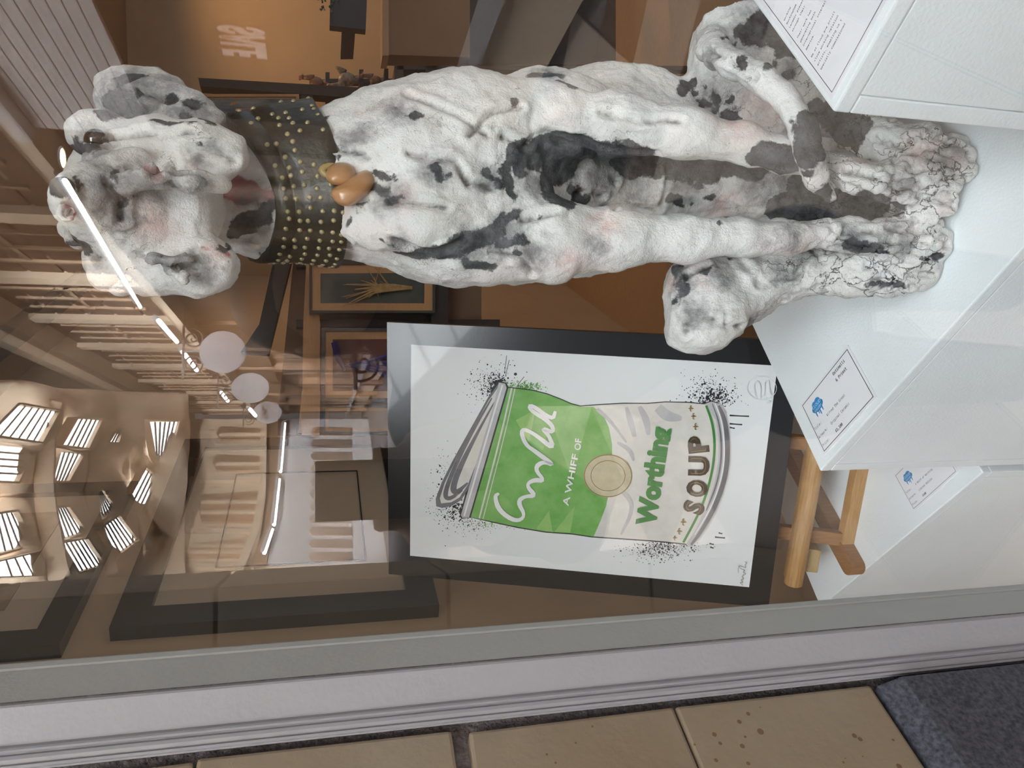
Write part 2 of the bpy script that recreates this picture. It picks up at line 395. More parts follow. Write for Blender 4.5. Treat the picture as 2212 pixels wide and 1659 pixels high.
# --- painted glaze: dark patches, grey and pink washes kept as point attributes
BV = BVHTree.FromPolygons([tuple(v) for v in V], [tuple(map(int, q)) for q in Q])
def hit(x, y):
    d = ray(x, y); r = BV.ray_cast(Vector(EYE), Vector(unit(d)), 5.0)
    return None if r[0] is None else np.array(r[0])
WV = V + .010*np.stack([fbm(V*38, 21+i)-.5 for i in range(3)], 1)*2 + .004*np.stack([fbm(V*110, 31+i)-.5 for i in range(3)], 1)*2
def paint(lst, soft=None):
    A = np.full(len(V), -1.0)
    for it in lst:
        x1, y1, x2, y2, r = it if len(it) == 5 else (it[0], it[1], it[0], it[1], it[2])
        a, b = hit(x1, y1), hit(x2, y2)
        if a is None or b is None: continue
        rr = r*np.linalg.norm(a-EYE)/FPX*.93; ba = b-a; t = np.clip(((WV-a)@ba)/(ba@ba+1e-9), 0, 1); d = np.linalg.norm(WV-a-t[:,None]*ba, axis=1)
        A = np.maximum(A, (1-d/rr) if soft else np.clip((rr-d)/.006, -1, 1))
    return np.clip(A, -1, 1)
DARK = [(1130,335,1200,322,40),(1200,350,1330,338,52),(1215,300,1260,315,30),(1180,400,1212,432,34),(1230,410,1260,430,20),(1345,345,1410,348,40),(1300,320,1400,322,25),(1450,345,1500,350,34),
 (1088,372,1112,425,15),(1125,380,20),(1160,300,12),(1110,345,1125,342,12),(870,548,975,548,24),(975,540,1075,492,24),(1010,520,1060,520,18),(1078,480,1120,455,14),(1005,565,1055,575,16),(1085,525,1135,512,16),(1120,548,14),(1148,520,9),
 (1090,462,9),(1165,470,8),(1118,428,8),(1105,408,9),(900,255,16),(855,236,6),(918,250,6),(882,254,4),(1115,217,12),(1117,193,5),(940,365,948,385,16),(972,382,12),(935,378,10),(1052,378,16),(1075,398,18),(1100,362,14),
 (800,402,830,412,13),(838,438,858,425,14),(755,480,11),(775,456,8),(780,440,800,440,10),(720,430,10),(810,372,840,380,12),(722,338,735,340,8),(646,268,706,254,8),(655,285,668,282,14),(850,525,6),(830,512,860,530,5),
 (1602,130,18),(1578,135,5),(1590,144,6),(1578,142,4),(1472,196,1495,178,17),(1505,205,10),(1526,186,7),(1545,210,12),(1575,213,10),(1515,228,12),(1545,236,12),(1572,240,1590,252,14),(1530,222,10),(1555,222,6),
 (1640,62,1700,85,32),(1600,72,1640,92,15),(1688,110,1712,118,14),(1560,82,1590,98,8),(1660,140,1700,165,14),(1150,160,1215,165,14),(1210,175,1245,190,10),
 (1672,140,10),(1718,288,8),(1728,318,1758,326,26),(1725,345,1755,352,16),(1722,395,1775,420,24),(1740,375,15),(1712,260,7),
 (1800,260,1840,290,40),(1760,270,1800,300,40),(1760,240,30),(1700,452,1800,452,44),(1800,450,1880,450,44),(1880,420,1935,440,26),(1660,340,1700,350,40),(1600,360,1640,365,30),(1840,530,1900,545,18),(1760,470,40),(1570,360,26),
 (1480,360,1530,368,28),(1505,398,12),(1530,430,12),(1500,438,7),(1570,468,10),(1450,432,1470,440,14),(1440,380,1500,400,10),(1560,485,8),
 (1466,575,1470,640,14),(1578,560,8),(1540,582,8),(1510,590,1530,590,12),(1460,655,10),(1880,615,1920,620,9),(1930,610,1955,622,12),(2028,552,13),(2010,560,8),
 (245,225,290,232,26),(225,240,240,245,20),(375,215,425,235,19),(400,250,450,262,14),(330,262,400,268,12),(300,205,14),(250,180,300,165,16),
 (116,405,142,398,24),(165,395,12),(165,512,185,528,16),(148,459,7),(165,325,195,322,22),(185,345,12),(160,300,170,310,14),(190,275,6),(160,525,180,528,20),(150,510,10),(245,358,250,385,10),(245,440,255,480,9),(262,440,14),(270,430,290,430,9),(245,395,245,420,7),
 (500,505,572,470,17),(505,490,560,468,17),(490,530,480,540,12),(570,450,590,445,16),(560,552,600,555,6),(212,552,8),(370,385,372,392,9),(420,310,435,312,6),(430,600,420,560,4),(350,560,390,580,6)]
GREY = [(240,400,330,400,92),(230,450,262,470,60),(300,420,420,400,58),(210,390,230,430,80),(330,560,430,560,44),(440,590,44),(190,300,45),(260,200,330,215,95),(380,235,450,255,60),(240,235,300,240,100),(200,330,60),(520,440,560,430,40),(560,500,40),(1250,350,1350,350,110),(1000,540,1100,500,70),(1150,400,60),(940,375,60),(1060,390,50),(830,420,60),(760,300,60),(700,330,40),(860,240,60),(270,210,90),(400,235,70),(300,400,390,400,60),(250,410,60),(350,570,60),(200,320,60),(430,345,30),
 (160,520,40),(1480,400,80),(1700,400,90),(1800,450,120),(1780,290,110),(1540,220,60),(1630,70,80),(1700,150,40),(1750,340,50),(1470,610,50),(1560,600,40),(1700,600,50),(1740,545,50),(1700,520,50),(1850,520,60),(1950,510,60),(1950,400,40),(2040,360,50),(2050,330,40),
 (1150,540,60),(540,530,50),(1180,165,60),(1630,400,50),(1500,680,50),(1620,700,40),(210,560,30),(440,580,40),(460,310,30),(860,515,40),(1040,400,50),(1290,530,40),(1530,130,50)]
PINK = [(505,415,42),(560,412,24),(325,367,345,378,22),(475,535,460,560,22),(148,452,30),(1600,265,70),(1640,240,50),(1450,600,50),(1520,590,40),(2010,330,45),(2060,350,30),(1980,330,40),(1560,445,50),(740,430,40),(720,440,30),(860,430,40),(1300,480,50),(250,450,60),(330,480,60),(1230,560,40),(2040,445,18),(2035,540,18),(1850,340,40),(430,360,20)]
RED_ = [(500,408,528,420,30),(548,415,575,428,16),(322,362,350,374,14),(478,545,492,556,9),(440,528,470,545,6),(140,446,150,472,14),(128,460,12),(160,470,10)]
dark, grey, pink, red = paint(DARK), paint(GREY, 1), paint(PINK, 1), paint(RED_)
me = bpy.data.meshes.new('body'); me.from_pydata([tuple(v) for v in V], [], [tuple(map(int, q)) for q in Q]); me.update()
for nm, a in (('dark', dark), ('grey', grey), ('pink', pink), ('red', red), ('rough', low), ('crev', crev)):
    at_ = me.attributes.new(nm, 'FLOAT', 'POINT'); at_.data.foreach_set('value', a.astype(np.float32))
me.polygons.foreach_set('use_smooth', np.ones(len(me.polygons), bool))

def dog_mat():
    M = bpy.data.materials.new('painted_clay'); M.use_nodes = True; nt = M.node_tree; L = nt.links; b = nt.nodes['Principled BSDF']
    b.inputs['Roughness'].default_value = .72; b.inputs['Specular IOR Level'].default_value = .25
    tc = nd(nt, 'ShaderNodeTexCoord').outputs['Object']
    def attr(n): return nd(nt, 'ShaderNodeAttribute', attribute_name=n).outputs['Fac']
    def math_(op, a, b_=None, c=None):
        n = nd(nt, 'ShaderNodeMath', operation=op)
        for i, v in enumerate((a, b_, c)):
            if v is None: continue
            if isinstance(v, (int, float)): n.inputs[i].default_value = v
            else: L.new(v, n.inputs[i])
        return n.outputs[0]
    def noise(sc, det=6, ro=.6):
        n = nd(nt, 'ShaderNodeTexNoise', i_Scale=sc, i_Detail=float(det), i_Roughness=ro); L.new(tc, n.inputs['Vector']); return n.outputs['Fac']
    def ramp(f, a, b_):
        n = nd(nt, 'ShaderNodeMapRange', i_1=a, i_2=b_); n.clamp = True; L.new(f, n.inputs[0]); return n.outputs[0]
    def mix(f, c1, c2):
        n = nd(nt, 'ShaderNodeMix', data_type='RGBA')
        if isinstance(f, float): n.inputs[0].default_value = f
        else: L.new(f, n.inputs[0])
        for i, c in ((6, c1), (7, c2)):
            if isinstance(c, tuple): n.inputs[i].default_value = rgba(c)
            else: L.new(c, n.inputs[i])
        return n.outputs[2]
    base = mix(ramp(noise(14), .38, .62), (.63,.615,.585), (.735,.73,.72))
    base = mix(ramp(noise(7, 4), .52, .70), base, (.66,.58,.545))
    pk = math_('MULTIPLY', ramp(attr('pink'), -.25, .7), ramp(noise(60), .3, .6)); base = mix(math_('MULTIPLY', pk, .55), base, (.55,.31,.28)); base = mix(math_('MULTIPLY', ramp(math_('ADD', attr('red'), math_('MULTIPLY', math_('SUBTRACT', noise(90, 8, .7), .5), 1.2)), -.05, .5), .85), base, (.36,.085,.08))
    g = math_('ADD', attr('grey'), math_('MULTIPLY', math_('SUBTRACT', noise(55, 8, .7), .5), 2.2)); base = mix(math_('MULTIPLY', ramp(g, .03, .85), .82), base, (.17,.165,.17))
    # hairline cracks
    vo = nd(nt, 'ShaderNodeTexVoronoi', feature='DISTANCE_TO_EDGE', i_Scale=17.0)
    wn = nd(nt, 'ShaderNodeTexNoise', i_Scale=26.0, i_Detail=6.0); L.new(tc, wn.inputs['Vector'])
    wm = nd(nt, 'ShaderNodeMix', data_type='RGBA', i_0=.12); L.new(tc, wm.inputs[6]); L.new(wn.outputs['Color'], wm.inputs[7]); L.new(wm.outputs[2], vo.inputs['Vector'])
    th = math_('ADD', .004, math_('MULTIPLY', attr('rough'), .012))
    cr = math_('SUBTRACT', 1.0, ramp(math_('DIVIDE', vo.outputs['Distance'], th), .4, 1.6))
    crm = math_('MULTIPLY', cr, ramp(math_('ADD', noise(9, 3), math_('MULTIPLY', attr('rough'), .25)), .55, .66))
    d = math_('ADD', attr('dark'), math_('MULTIPLY', math_('SUBTRACT', noise(130, 10, .8), .5), 2.6)); dk = ramp(d, -.10, .30)
    dcol = mix(ramp(noise(45, 6), .35, .68), (.028,.029,.032), (.12,.12,.125))
    col = mix(math_('MULTIPLY', dk, .96), base, dcol)
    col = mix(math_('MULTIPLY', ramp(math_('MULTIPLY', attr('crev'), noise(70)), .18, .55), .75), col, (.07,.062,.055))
    spk = ramp(noise(260, 2), .70, .74); col = mix(math_('MULTIPLY', spk, .5), col, (.10,.09,.085))
    col = mix(math_('MULTIPLY', crm, .8), col, (.045,.04,.037))
    L.new(col, b.inputs['Base Color'])
    h = math_('SUBTRACT', math_('ADD', math_('MULTIPLY', noise(120, 5), .55), math_('MULTIPLY', noise(420, 3), .22)), math_('MULTIPLY', crm, .5))
    bp = nd(nt, 'ShaderNodeBump', i_Strength=.75, i_Distance=.006); L.new(h, bp.inputs['Height']); L.new(bp.outputs[0], b.inputs['Normal'])
    return M
dogc = at(2000, 460, .90); dogc[2] = DZ
dog = empty('ceramic_dog', dogc, 'tall white and charcoal spotted ceramic hound sitting on the middle white plinth, nose raised', 'sculpture')
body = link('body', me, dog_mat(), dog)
# eyes
def ball(name, c, r, m_, parent, sc=(1,1,1), sub=3, axes=None, noise_=0, seed=0):
    bm = bmesh.new(); bmesh.ops.create_icosphere(bm, subdivisions=sub, radius=1.0); ax = np.eye(3) if axes is None else axes
    vs = []
    for v in bm.verts:
        k = 1.0
        if noise_: k += noise_*(math.sin(v.co.x*3+seed)+math.sin(v.co.y*4+seed*2)+math.sin(v.co.z*3.3+seed*3))/3
        vs.append(np.asarray(c)+r*k*(ax[0]*v.co.x*sc[0]+ax[1]*v.co.y*sc[1]+ax[2]*v.co.z*sc[2]))
    fs = [[q.index for q in f.verts] for f in bm.faces]; bm.free()
    return mesh(name, vs, fs, m_, parent, smooth=True)
EYE_M = mat('eye_glaze', (.012,.008,.006), .08, .5, col2=(.035,.018,.010), scale=60, coat=1.0)
for (x, y, Y, r) in ((208,303,.872,25),(176,508,.893,19)):
    p, rr = prm(x, y, r, Y); e = ball('eye', p, rr, EYE_M, dog)
e['label'] = 'dark glazed eye, half hidden beside the raised nose'
# ================================================================== plinths, cards
WHITE = mat('white_paint', (.83,.875,.895), .42, .4, vary=.06, scale=6, bump=.25, bscale=260)
ROLLER = mat('rough_white_paint', (.78,.80,.80), .5, .35, vary=.08, scale=90, bump=.9, bscale=420)
CARD = mat('card', (.86,.86,.90), .25, .5, vary=.02, scale=40)
INK = mat('black_ink', (.02,.02,.025), .5); BLUE = mat('blue_ink', (.03,.28,.62), .5, vary=.25, scale=60); PALE = mat('pale_ink', (.55,.75,.92), .5)
DA = unit((math.sin(math.radians(148.7)), math.cos(math.radians(148.7)), 0))     # plinth edge running to the right and nearer
DB = unit((math.sin(math.radians(58.7)), math.cos(math.radians(58.7)), 0))       # plinth edge running to the right and away
def plinth(corner, la, lb, label):
    c = np.array(corner, float); zt = c[2]-ZF; c[2] = ZF
    root = empty('plinth', c+DA*la/2+DB*lb/2, label, 'plinth', 'white painted display plinths'); Z = np.array((0,0,1.))
    t = .018                                                                    # board thickness; the edges of the boards show as seams
    lid = box('top', c+Z*(zt-t), DA*la, DB*lb, Z*t, WHITE, root, bevel=.0025)
    f = box('side_panel', c+DB*.0005, DB*(lb-.001), DA*t, Z*(zt-t-.0008), WHITE, root, bevel=.0015)
    f = box('side_panel', c+DB*.0005+DA*(la-t), DB*(lb-.001), DA*t, Z*(zt-t-.0008), WHITE, root, bevel=.0015)
    f = box('front_panel', c+DA*(t+.0008)+DB*.001, DA*(la-2*t-.0016), DB*t, Z*(zt-t-.0008), WHITE, root, bevel=.001)
    f = box('back_panel', c+DA*(t+.0008)+DB*(lb-t-.001), DA*(la-2*t-.0016), DB*t, Z*(zt-t-.0008), WHITE, root, bevel=.001)
    return root
P1 = onz(1772, 1018, DZ); plinth(P1, .62, .72, 'wide white plinth under the spotted ceramic dog')
Z3 = 1.55-.584*.8; P3 = onz(1800, 242, Z3); plinth(P3, .20, .45, 'tallest white plinth, under the typed information sheet')
Z2 = 1.55-1.136; P2 = onz(1772, 1312, Z2); plinth(P2, .585, .42, 'lowest white plinth, under the wooden easel')
def card(name, O, ex, ey, w_, h_, label, cat):
    O = np.asarray(O, float)+np.array((0,0,.0004)); root = empty(name, O+ex*w_/2+ey*h_/2, label, cat)
    box('paper', O, ex*w_, ey*h_, (0,0,.0012), CARD, root)
    return root, O+np.array((0,0,.0012))
def border(O, ex, ey, w_, h_, mg, t, root):
    P = []
    for (a, b, c, d) in ((mg,mg,w_-mg,mg+t),(mg,h_-mg-t,w_-mg,h_-mg),(mg,mg,mg+t,h_-mg),(w_-mg-t,mg,w_-mg,h_-mg)):
        P.append(([O+ex*x+ey*y+np.array((0,0,.0003)) for x, y in ((a,b),(c,b),(c,d),(a,d))], [[0,1,2,3]]))
    vs, fs = join(P); mesh('printed_border', vs, fs, INK, root)
def cloud(O, ex, ey, cx, cy, s, root):
    P = []; up = np.array((0,0,.0003))
    def disc(x, y, rx, ry, k=20): P.append(([O+ex*(x+rx*math.cos(2*math.pi*i/k))+ey*(y+ry*math.sin(2*math.pi*i/k))+up*(1+.1*len(P)) for i in range(k)], [list(range(k))]))
    disc(cx, cy, s, s*.52); disc(cx-s*.35, cy+s*.32, s*.42, s*.40); disc(cx+s*.25, cy+s*.38, s*.5, s*.42)
    for dx, l in ((-.6,.75),(-.15,.6),(.1,.95),(.55,.7)):
        disc(cx+dx*s, cy-l*s*.6, s*.09, s*.5, 10)
    vs, fs = join(P); c = mesh('logo', vs, fs, BLUE, root); c['label'] = 'blue dripping cloud logo'
    write('logo_lettering', [('CLOUD', cx, cy+s*.05, s*.5, 'CENTER', .0, 0, .9, None),('GALLERY', cx, cy-s*.35, s*.36, 'CENTER', .0, 0, .9, None)], O, ex, ey, PALE, root, lift=.0008)
# the two price cards read along -DA, top towards +DB ... text runs to the right and away along the plinth edge
def tagcard(px, label, lines, head):
    """px: photo pixels of the card's lower left, lower right and upper left corners on its plinth top"""
    z = px[3]; a, b, c = onz(*px[0], z), onz(*px[1], z), onz(*px[2], z)
    ex, ey = unit(b-a), unit(c-a); w_, h_ = np.linalg.norm(b-a), np.linalg.norm(c-a)
    root, O = card('price_card', a, ex, ey, w_, h_, label, 'card'); border(O, ex, ey, w_, h_, .045*h_, .008*h_+.0004, root)
    u = h_/100.
    cloud(O, ex, ey, 36*u, 71*u, 16*u, root)
    it = [(s, x*u, y*u, 8.6*u, 'LEFT', b_, 0, .92) for s, x, y, b_ in lines] + [(s, x*u, y*u, 9.5*u, 'CENTER', .02, 0, .95) for s, x, y in head]
    write('lettering', it, O, ex, ey, INK, root, lift=.0004)
    return root
tagcard([(1782,984),(1896,858),(1730,875), DZ], 'printed price card reading £1,100 on the plinth beside the ceramic dog',
        [('Title:',7,43,0),('Alfred The Great',45,43,0),('Artwork:',7,27,0),('Original Ceramic',45,27,0),('Price:',7,11.5,0),('£1,100',47,11.5,.02)], [('Ostinelli',114,84),('& Priest',112,72)])
a2, b2 = onz(1975,1105,Z2), onz(2072,1019,Z2); w2 = np.linalg.norm(b2-a2); ex2 = unit(b2-a2); ey2 = np.cross((0,0,1), ex2)
h2 = w2*.60; root2, O2 = card('price_card', a2, ex2, ey2, w2, h2, 'printed price card reading £140 on the low easel plinth', 'card'); border(O2, ex2, ey2, w2, h2, .045*h2, .008*h2, root2); u2 = h2/100
cloud(O2, ex2, ey2, 36*u2, 71*u2, 16*u2, root2)
write('lettering', [(s, x*u2, y*u2, 8.6*u2, 'LEFT', b_, 0, .92) for s, x, y, b_ in (('Title:',7,43,0),('A Whiff of Worthing',45,43,0),('Artwork:',7,27,0),('Limited Edition',45,27,0),('Price:',7,11.5,0),('£140',47,11.5,.02))], O2, ex2, ey2, INK, root2)
a3 = onz(1799.5, 216, Z3); r3, O3 = card('information_sheet', a3, DA, DB, .148, .40, 'typed information sheet lying on top of the tallest plinth', 'paper sheet')
border(O3, DA, DB, .148, .40, .0045, .0007, r3)
def loc3(px, py): p = onz(px, py, Z3+.0012)-O3; return float(p@DA), float(p@DB)
k3 = 572/2212.
x0, y0 = loc3(1640+503*k3, 625*k3); x1, y1 = loc3(1640+425*k3, 522*k3); lp = (y1-y0)/3
rows = ['specially commissioned pieces','artists, enabling us to','close working relationship','We at Cloud are privileged',None,'America.','international interest','generating both','Their work has',None,'through their','ceramic pieces','Buckingham','working']
it, yy = [], y0
for s in rows:
    if s is None: yy += lp*.75; continue
    it.append((s[:22], x0+.0045, yy, .0049*.98, 'LEFT', .006)); yy += lp
write('lettering', it, O3, DA, DB, mat('type_ink', (.07,.07,.10), .5), r3)
# ================================================================== shop window: pane, painted frame, stone pier
GLASS = glass_mat('window_glass', (.97,.985,.98))
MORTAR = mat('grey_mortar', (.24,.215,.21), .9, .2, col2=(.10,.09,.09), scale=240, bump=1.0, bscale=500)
FRAMEP = mat('frame_paint', (.262,.258,.272), .38, .4, vary=.05, scale=10, bump=.12, bscale=300)
JAMBP = mat('jamb_paint', (.41,.425,.40), .45, .4, vary=.07, scale=8, bump=.12, bscale=300)
ZT = 3.0
win = empty('window_1', (1.2, GY, 0), kind='structure')
def vprof(name, xy, m_, par, z0=ZF, z1=ZT, bevel=0.): return slab(name, [(x, y, z0) for x, y in xy], (0,0,z1-z0), m_, par, bevel)
vs, fs = prism([(-.0745,GY,ZF+.30),(2.6,GY,ZF+.30),(2.6,GY,ZT-.1),(-.0745,GY,ZT-.1)], (0,.006,0)); mesh('pane', vs, fs, GLASS, win)
vprof('jamb', [(-.0815,.3615),(-.0752,.3945),(-.0752,.412),(-.135,.412),(-.135,.3615)], JAMBP, win)
vprof('glazing_bead', [(-.0752,.3940),(-.0744,.3950),(-.0733,.3998),(-.0752,.3998)], JAMBP, win)
vprof('dark_line', [(-.0816,.3608),(-.08125,.3608),(-.0811,.3618),(-.0816,.3618)], MORTAR, win)  # thin dark strip along the front edge of the jamb
vprof('frame_face', [(-.1005,.3570),(-.0822,.3570),(-.0814,.3578),(-.0814,.3612),(-.1005,.3612)], FRAMEP, win)
vprof('moulding', [(-.0965,.3568),(-.0970,.3552),(-.0976,.3544),(-.0984,.3541),(-.0988,.3547),(-.0993,.3547),(-.0995,.3532),(-.1006,.3523),(-.1018,.3520),(-.1019,.3526),(-.1024,.3526),(-.1026,.3514),(-.1036,.3510),(-.1039,.3518),(-.1046,.3530),(-.1052,.3528),(-.1056,.3540),(-.1056,.360),(-.0965,.360)], FRAMEP, win)
box('bottom_rail', (-.074,.362,ZF), (2.7,0,0), (0,.05,0), (0,0,.30), JAMBP, win, bevel=.002)
box('top_rail', (-.074,.362,ZT-.1), (2.7,0,0), (0,.05,0), (0,0,.12), FRAMEP, win, bevel=.002)
vprof('right_post', [(2.58,.357),(2.70,.357),(2.70,.412),(2.58,.412)], FRAMEP, win)
# stone pier to the left: a splayed face running towards the lens
STONE = mat('glazed_stone', s2l(136,123,103), .42, .45, col2=s2l(126,110,88), scale=16, bump=.12, bscale=200)
def pit(M):
    nt = M.node_tree; L = nt.links; b = nt.nodes['Principled BSDF']; old = b.inputs['Base Color'].links[0].from_socket
    tc = nd(nt, 'ShaderNodeTexCoord'); v = nd(nt, 'ShaderNodeTexVoronoi', i_Scale=160.0, i_Randomness=1.0); L.new(tc.outputs['Object'], v.inputs['Vector'])
    n = nd(nt, 'ShaderNodeTexNoise', i_Scale=25.0); L.new(tc.outputs['Object'], n.inputs['Vector'])
    mr = nd(nt, 'ShaderNodeMapRange', i_1=.47, i_2=.72, i_3=.0, i_4=.36); L.new(n.outputs['Fac'], mr.inputs[0])
    lt = nd(nt, 'ShaderNodeMath', operation='LESS_THAN'); L.new(v.outputs['Distance'], lt.inputs[0]); L.new(mr.outputs[0], lt.inputs[1])
    mx = nd(nt, 'ShaderNodeMix', data_type='RGBA'); L.new(lt.outputs[0], mx.inputs[0]); L.new(old, mx.inputs[6]); mx.inputs[7].default_value = (.13,.075,.03,1); L.new(mx.outputs[2], b.inputs['Base Color'])
pit(STONE)
GRAN = mat('blue_granite', (.085,.09,.11), .4, .4, col2=(.010,.011,.014), scale=420, bump=.1)
wl = empty('wall_left', (-.3,.2,0), kind='structure')
SA = math.radians(41); SD = np.array((-math.sin(SA), -math.cos(SA), 0)); SN = np.array((math.cos(SA), -math.sin(SA), 0)); SO = np.array((-.1066,.3520,0))
def zst(x, y): return onplane(x, y, SO, SN)[2]
zj = [zst(985,1622), zst(1478,1578), zst(1903,1512)]
hh = zj[0]-zj[1]; tops = [ZT]; z = zj[0]
lv = [zj[2], zj[1], zj[0]]
while lv[-1] < ZT: lv.append(lv[-1]+hh)
box('mortar_bed', SO-SN*.006-SD*.030, SD*.62, -SN*.05, (0,0,ZT), MORTAR, wl)
random.seed(11)
for a, b in zip(lv, lv[1:]):
    g = .0005; o = SO+SD*random.uniform(.0006,.0022)+SN*random.uniform(-.0004,.0004)+np.array((0,0,a+g)); off = .30
    h_ = b-a-2*g
    vs, fs = prism([o, o+SD*.29, o+SD*.29+np.array((0,0,h_)), o+SD*.0012+np.array((0,0,h_*.94)) if random.random() < .6 else o+np.array((0,0,h_))], -SN*.02)
    mesh('stone_block', vs, fs, STONE, wl, bevel=.0016)
    slab('stone_block', [o+SD*.2925, o+SD*.57, o+SD*.57+np.array((0,0,h_)), o+SD*.2925+np.array((0,0,h_))], -SN*.02, STONE, wl, bevel=.0016)
# granite base with a sloping top arris
gt = zj[2]-.0016; o = SO+SD*.003
vs, fs = prism([o+np.array((0,0,0)), o+SN*.0075, o+SN*.0075+np.array((0,0,gt-.012)), o+SN*.0015+np.array((0,0,gt)), o-SN*.02+np.array((0,0,gt)), o-SN*.02], SD*.56)
mesh('granite_block', vs, fs, GRAN, wl, bevel=.0012)
# unseen canopy added over the shop window to shade the frame and pier
sf = mesh('added_canopy', *prism([(-.6,-.15,2.75),(2.9,-.15,2.75),(2.9,.36,2.75),(-.6,.36,2.75)], (0,0,.7)), FRAMEP); tag(sf, kind='structure')
# ================================================================== the framed print on its easel
e1 = unit((.922,-.388,0)); e2 = unit((.109,.349,.93)); e2 = unit(e2-e1*np.dot(e1,e2)); PN = np.cross(e1, e2)      # PN faces the window
PN = PN if PN[1] < 0 else -PN
PB = at(1660, 1312, 1.56)
def pp(x, y, lift=0.): 
    p = onplane(x, y, PB, PN); return p + PN*lift
def pz(X, Y, lift=0.): return pp(840+X/2.5136, 700+Y/2.5136, lift)
BLK = mat('black_mount', (.012,.012,.012), .2, .4, coat=.15); PAPER = mat('art_paper', (.80,.82,.82), .35, .4, coat=.25, vary=.02, scale=8)
pr = empty('framed_print', (pp(1670,1060)+pp(1700,790))/2, 'tall print of a dented green and white soup tin in a black border', 'picture')
def quadn(name, pts, th, m_, par, lift=0.): return slab(name, [p+PN*lift for p in pts], -PN*th, m_, par)
TL, TR, BL = pp(840,1240), pp(836,696), pp(1660,1312); BR = BL+(TR-TL)
WTL, WTR, WBL = pp(886,1200), pp(888,744), pp(1618,1268); WBR = WBL+(WTR-WTL)
quadn('backing_board', [TL,TR,BR,BL], .012, BLK, pr)
quadn('frame_border', [TL,TR,WTR,WTL], .0006, BLK, pr, .0007); quadn('frame_border', [BL,BR,WBR,WBL], .0006, BLK, pr, .0007)
quadn('frame_border', [TL,WTL,WBL,BL], .0006, BLK, pr, .0007); quadn('frame_border', [TR,WTR,WBR,BR], .0006, BLK, pr, .0007)
quadn('paper', [WTL,WTR,WBR,WBL], .0008, PAPER, pr, .0010)
_lift = [.0012]
def ink(name, polys, m_, par=pr, raw=False, smoothn=0):
    _lift[0] += .00012; P = []
    for poly in polys:
        if smoothn:
            q = np.array(poly, float)
            for _ in range(smoothn): q = np.stack([.75*q+.25*np.roll(q,-1,0), .25*q+.75*np.roll(q,-1,0)], 1).reshape(-1, 2)
            poly = q
        P.append(([pz(x, y, _lift[0]) for x, y in poly], [list(range(len(poly)))]))
    vs, fs = join(P); return mesh(name, vs, fs, m_, par)
def stroke(pts, w_, n=3):
    q = np.array(pts, float)
    for _ in range(n):
        q = np.concatenate([[q[0]], np.stack([.75*q[:-1]+.25*q[1:], .25*q[:-1]+.75*q[1:]], 1).reshape(-1, 2), [q[-1]]])
    t = np.gradient(q, axis=0); t /= np.maximum(np.linalg.norm(t, axis=1), 1e-9)[:,None]; nn = np.stack([-t[:,1], t[:,0]], 1)
    ww = np.interp(np.linspace(0,1,len(q)), np.linspace(0,1,len(w_)), w_)[:,None]/2 if hasattr(w_, '__len__') else w_/2
    a, b = q+nn*ww, q-nn*ww
    return [[a[i], a[i+1], b[i+1], b[i]] for i in range(len(q)-1)]
I_GREEN = mat('print_green', (.12,.36,.05), .5, col2=(.24,.48,.14), scale=22); I_DKG = mat('print_dark_green', (.035,.22,.03), .5)
I_CREAM = mat('print_cream', (.72,.70,.64), .5, col2=(.62,.60,.56), scale=30); I_GREY = mat('print_grey', (.42,.41,.42), .5, col2=(.55,.54,.55), scale=24); I_DGREY = mat('print_dark_grey', (.11,.105,.12), .5, col2=(.20,.19,.20), scale=20)
I_BLK = mat('print_black', (.015,.015,.018), .5); I_GOLD = mat('print_gold', (.55,.50,.34), .5, col2=(.46,.41,.26), scale=60); I_BRN = mat('print_brown', (.04,.022,.007), .5); I_OCH = mat('print_ochre', (.24,.155,.04), .5); I_WHITE = mat('print_white', (.80,.80,.79), .5); I_EMB = mat('print_emboss', (.70,.72,.73), .5)
right = [(650,340),(700,345),(780,355),(860,375),(930,402),(990,428),(1040,441),(1150,433),(1270,426),(1400,427),(1500,419),(1620,421),(1710,429)]
left = [(1610,1197),(1520,1187),(1400,1177),(1250,1167),(1100,1157),(1000,1142),(850,1131),(700,1106),(560,1076),(450,1050)]
rim = [(1750,414),(1800,428),(1832,470),(1850,560),(1858,650),(1858,740),(1845,830),(1820,920),(1780,1020),(1735,1105),(1690,1165),(1650,1205),(1625,1207)]
random.seed(3)
def dots(cx, cy, sx, sy, n, r0, r1):
    o = []
    for _ in range(n):
        x, y = random.gauss(cx, sx), random.gauss(cy, sy); r = random.uniform(r0, r1)*(1 if random.random() < .9 else 2)
        o.append([(x+r*math.cos(k*1.05), y+r*math.sin(k*1.05)) for k in range(6)])
    return o
sp = dots(560,330,60,55,420,1.0,3.2)+dots(590,325,26,24,160,2,5)+dots(1740,375,75,45,420,1.0,3.6)+dots(1770,400,40,22,180,2,5)+dots(330,990,60,60,220,1.0,3.2)+dots(360,1005,34,28,120,2,4.5)+dots(450,1075,60,35,220,.8,2.8)+dots(1480,1225,90,30,420,.8,2.8)+dots(1500,1205,80,14,180,1.2,3)+dots(300,800,40,60,60,1,3)+dots(1450,1260,60,30,25,2,4)
sp += [[(688+9*math.cos(k*.6),271+8*math.sin(k*.6)) for k in range(10)]]
for a, b, l in ((1850,495,105),(1850,540,68),(1850,560,28),(1790,1132,20),(1770,1155,55),(1740,1190,24),(1745,1210,18)): sp += stroke([(a,b),(a+l*.5,b+3),(a+l,b+5)], [10,6,8], 1)
for a, b, c, d in ((628,270,640,170),(634,280,654,195),(700,330,735,285)): sp += stroke([(a,b),(c,d)], 3, 0)
s_ = ink('ink_splatter', sp, I_BLK); s_['kind'] = 'stuff'
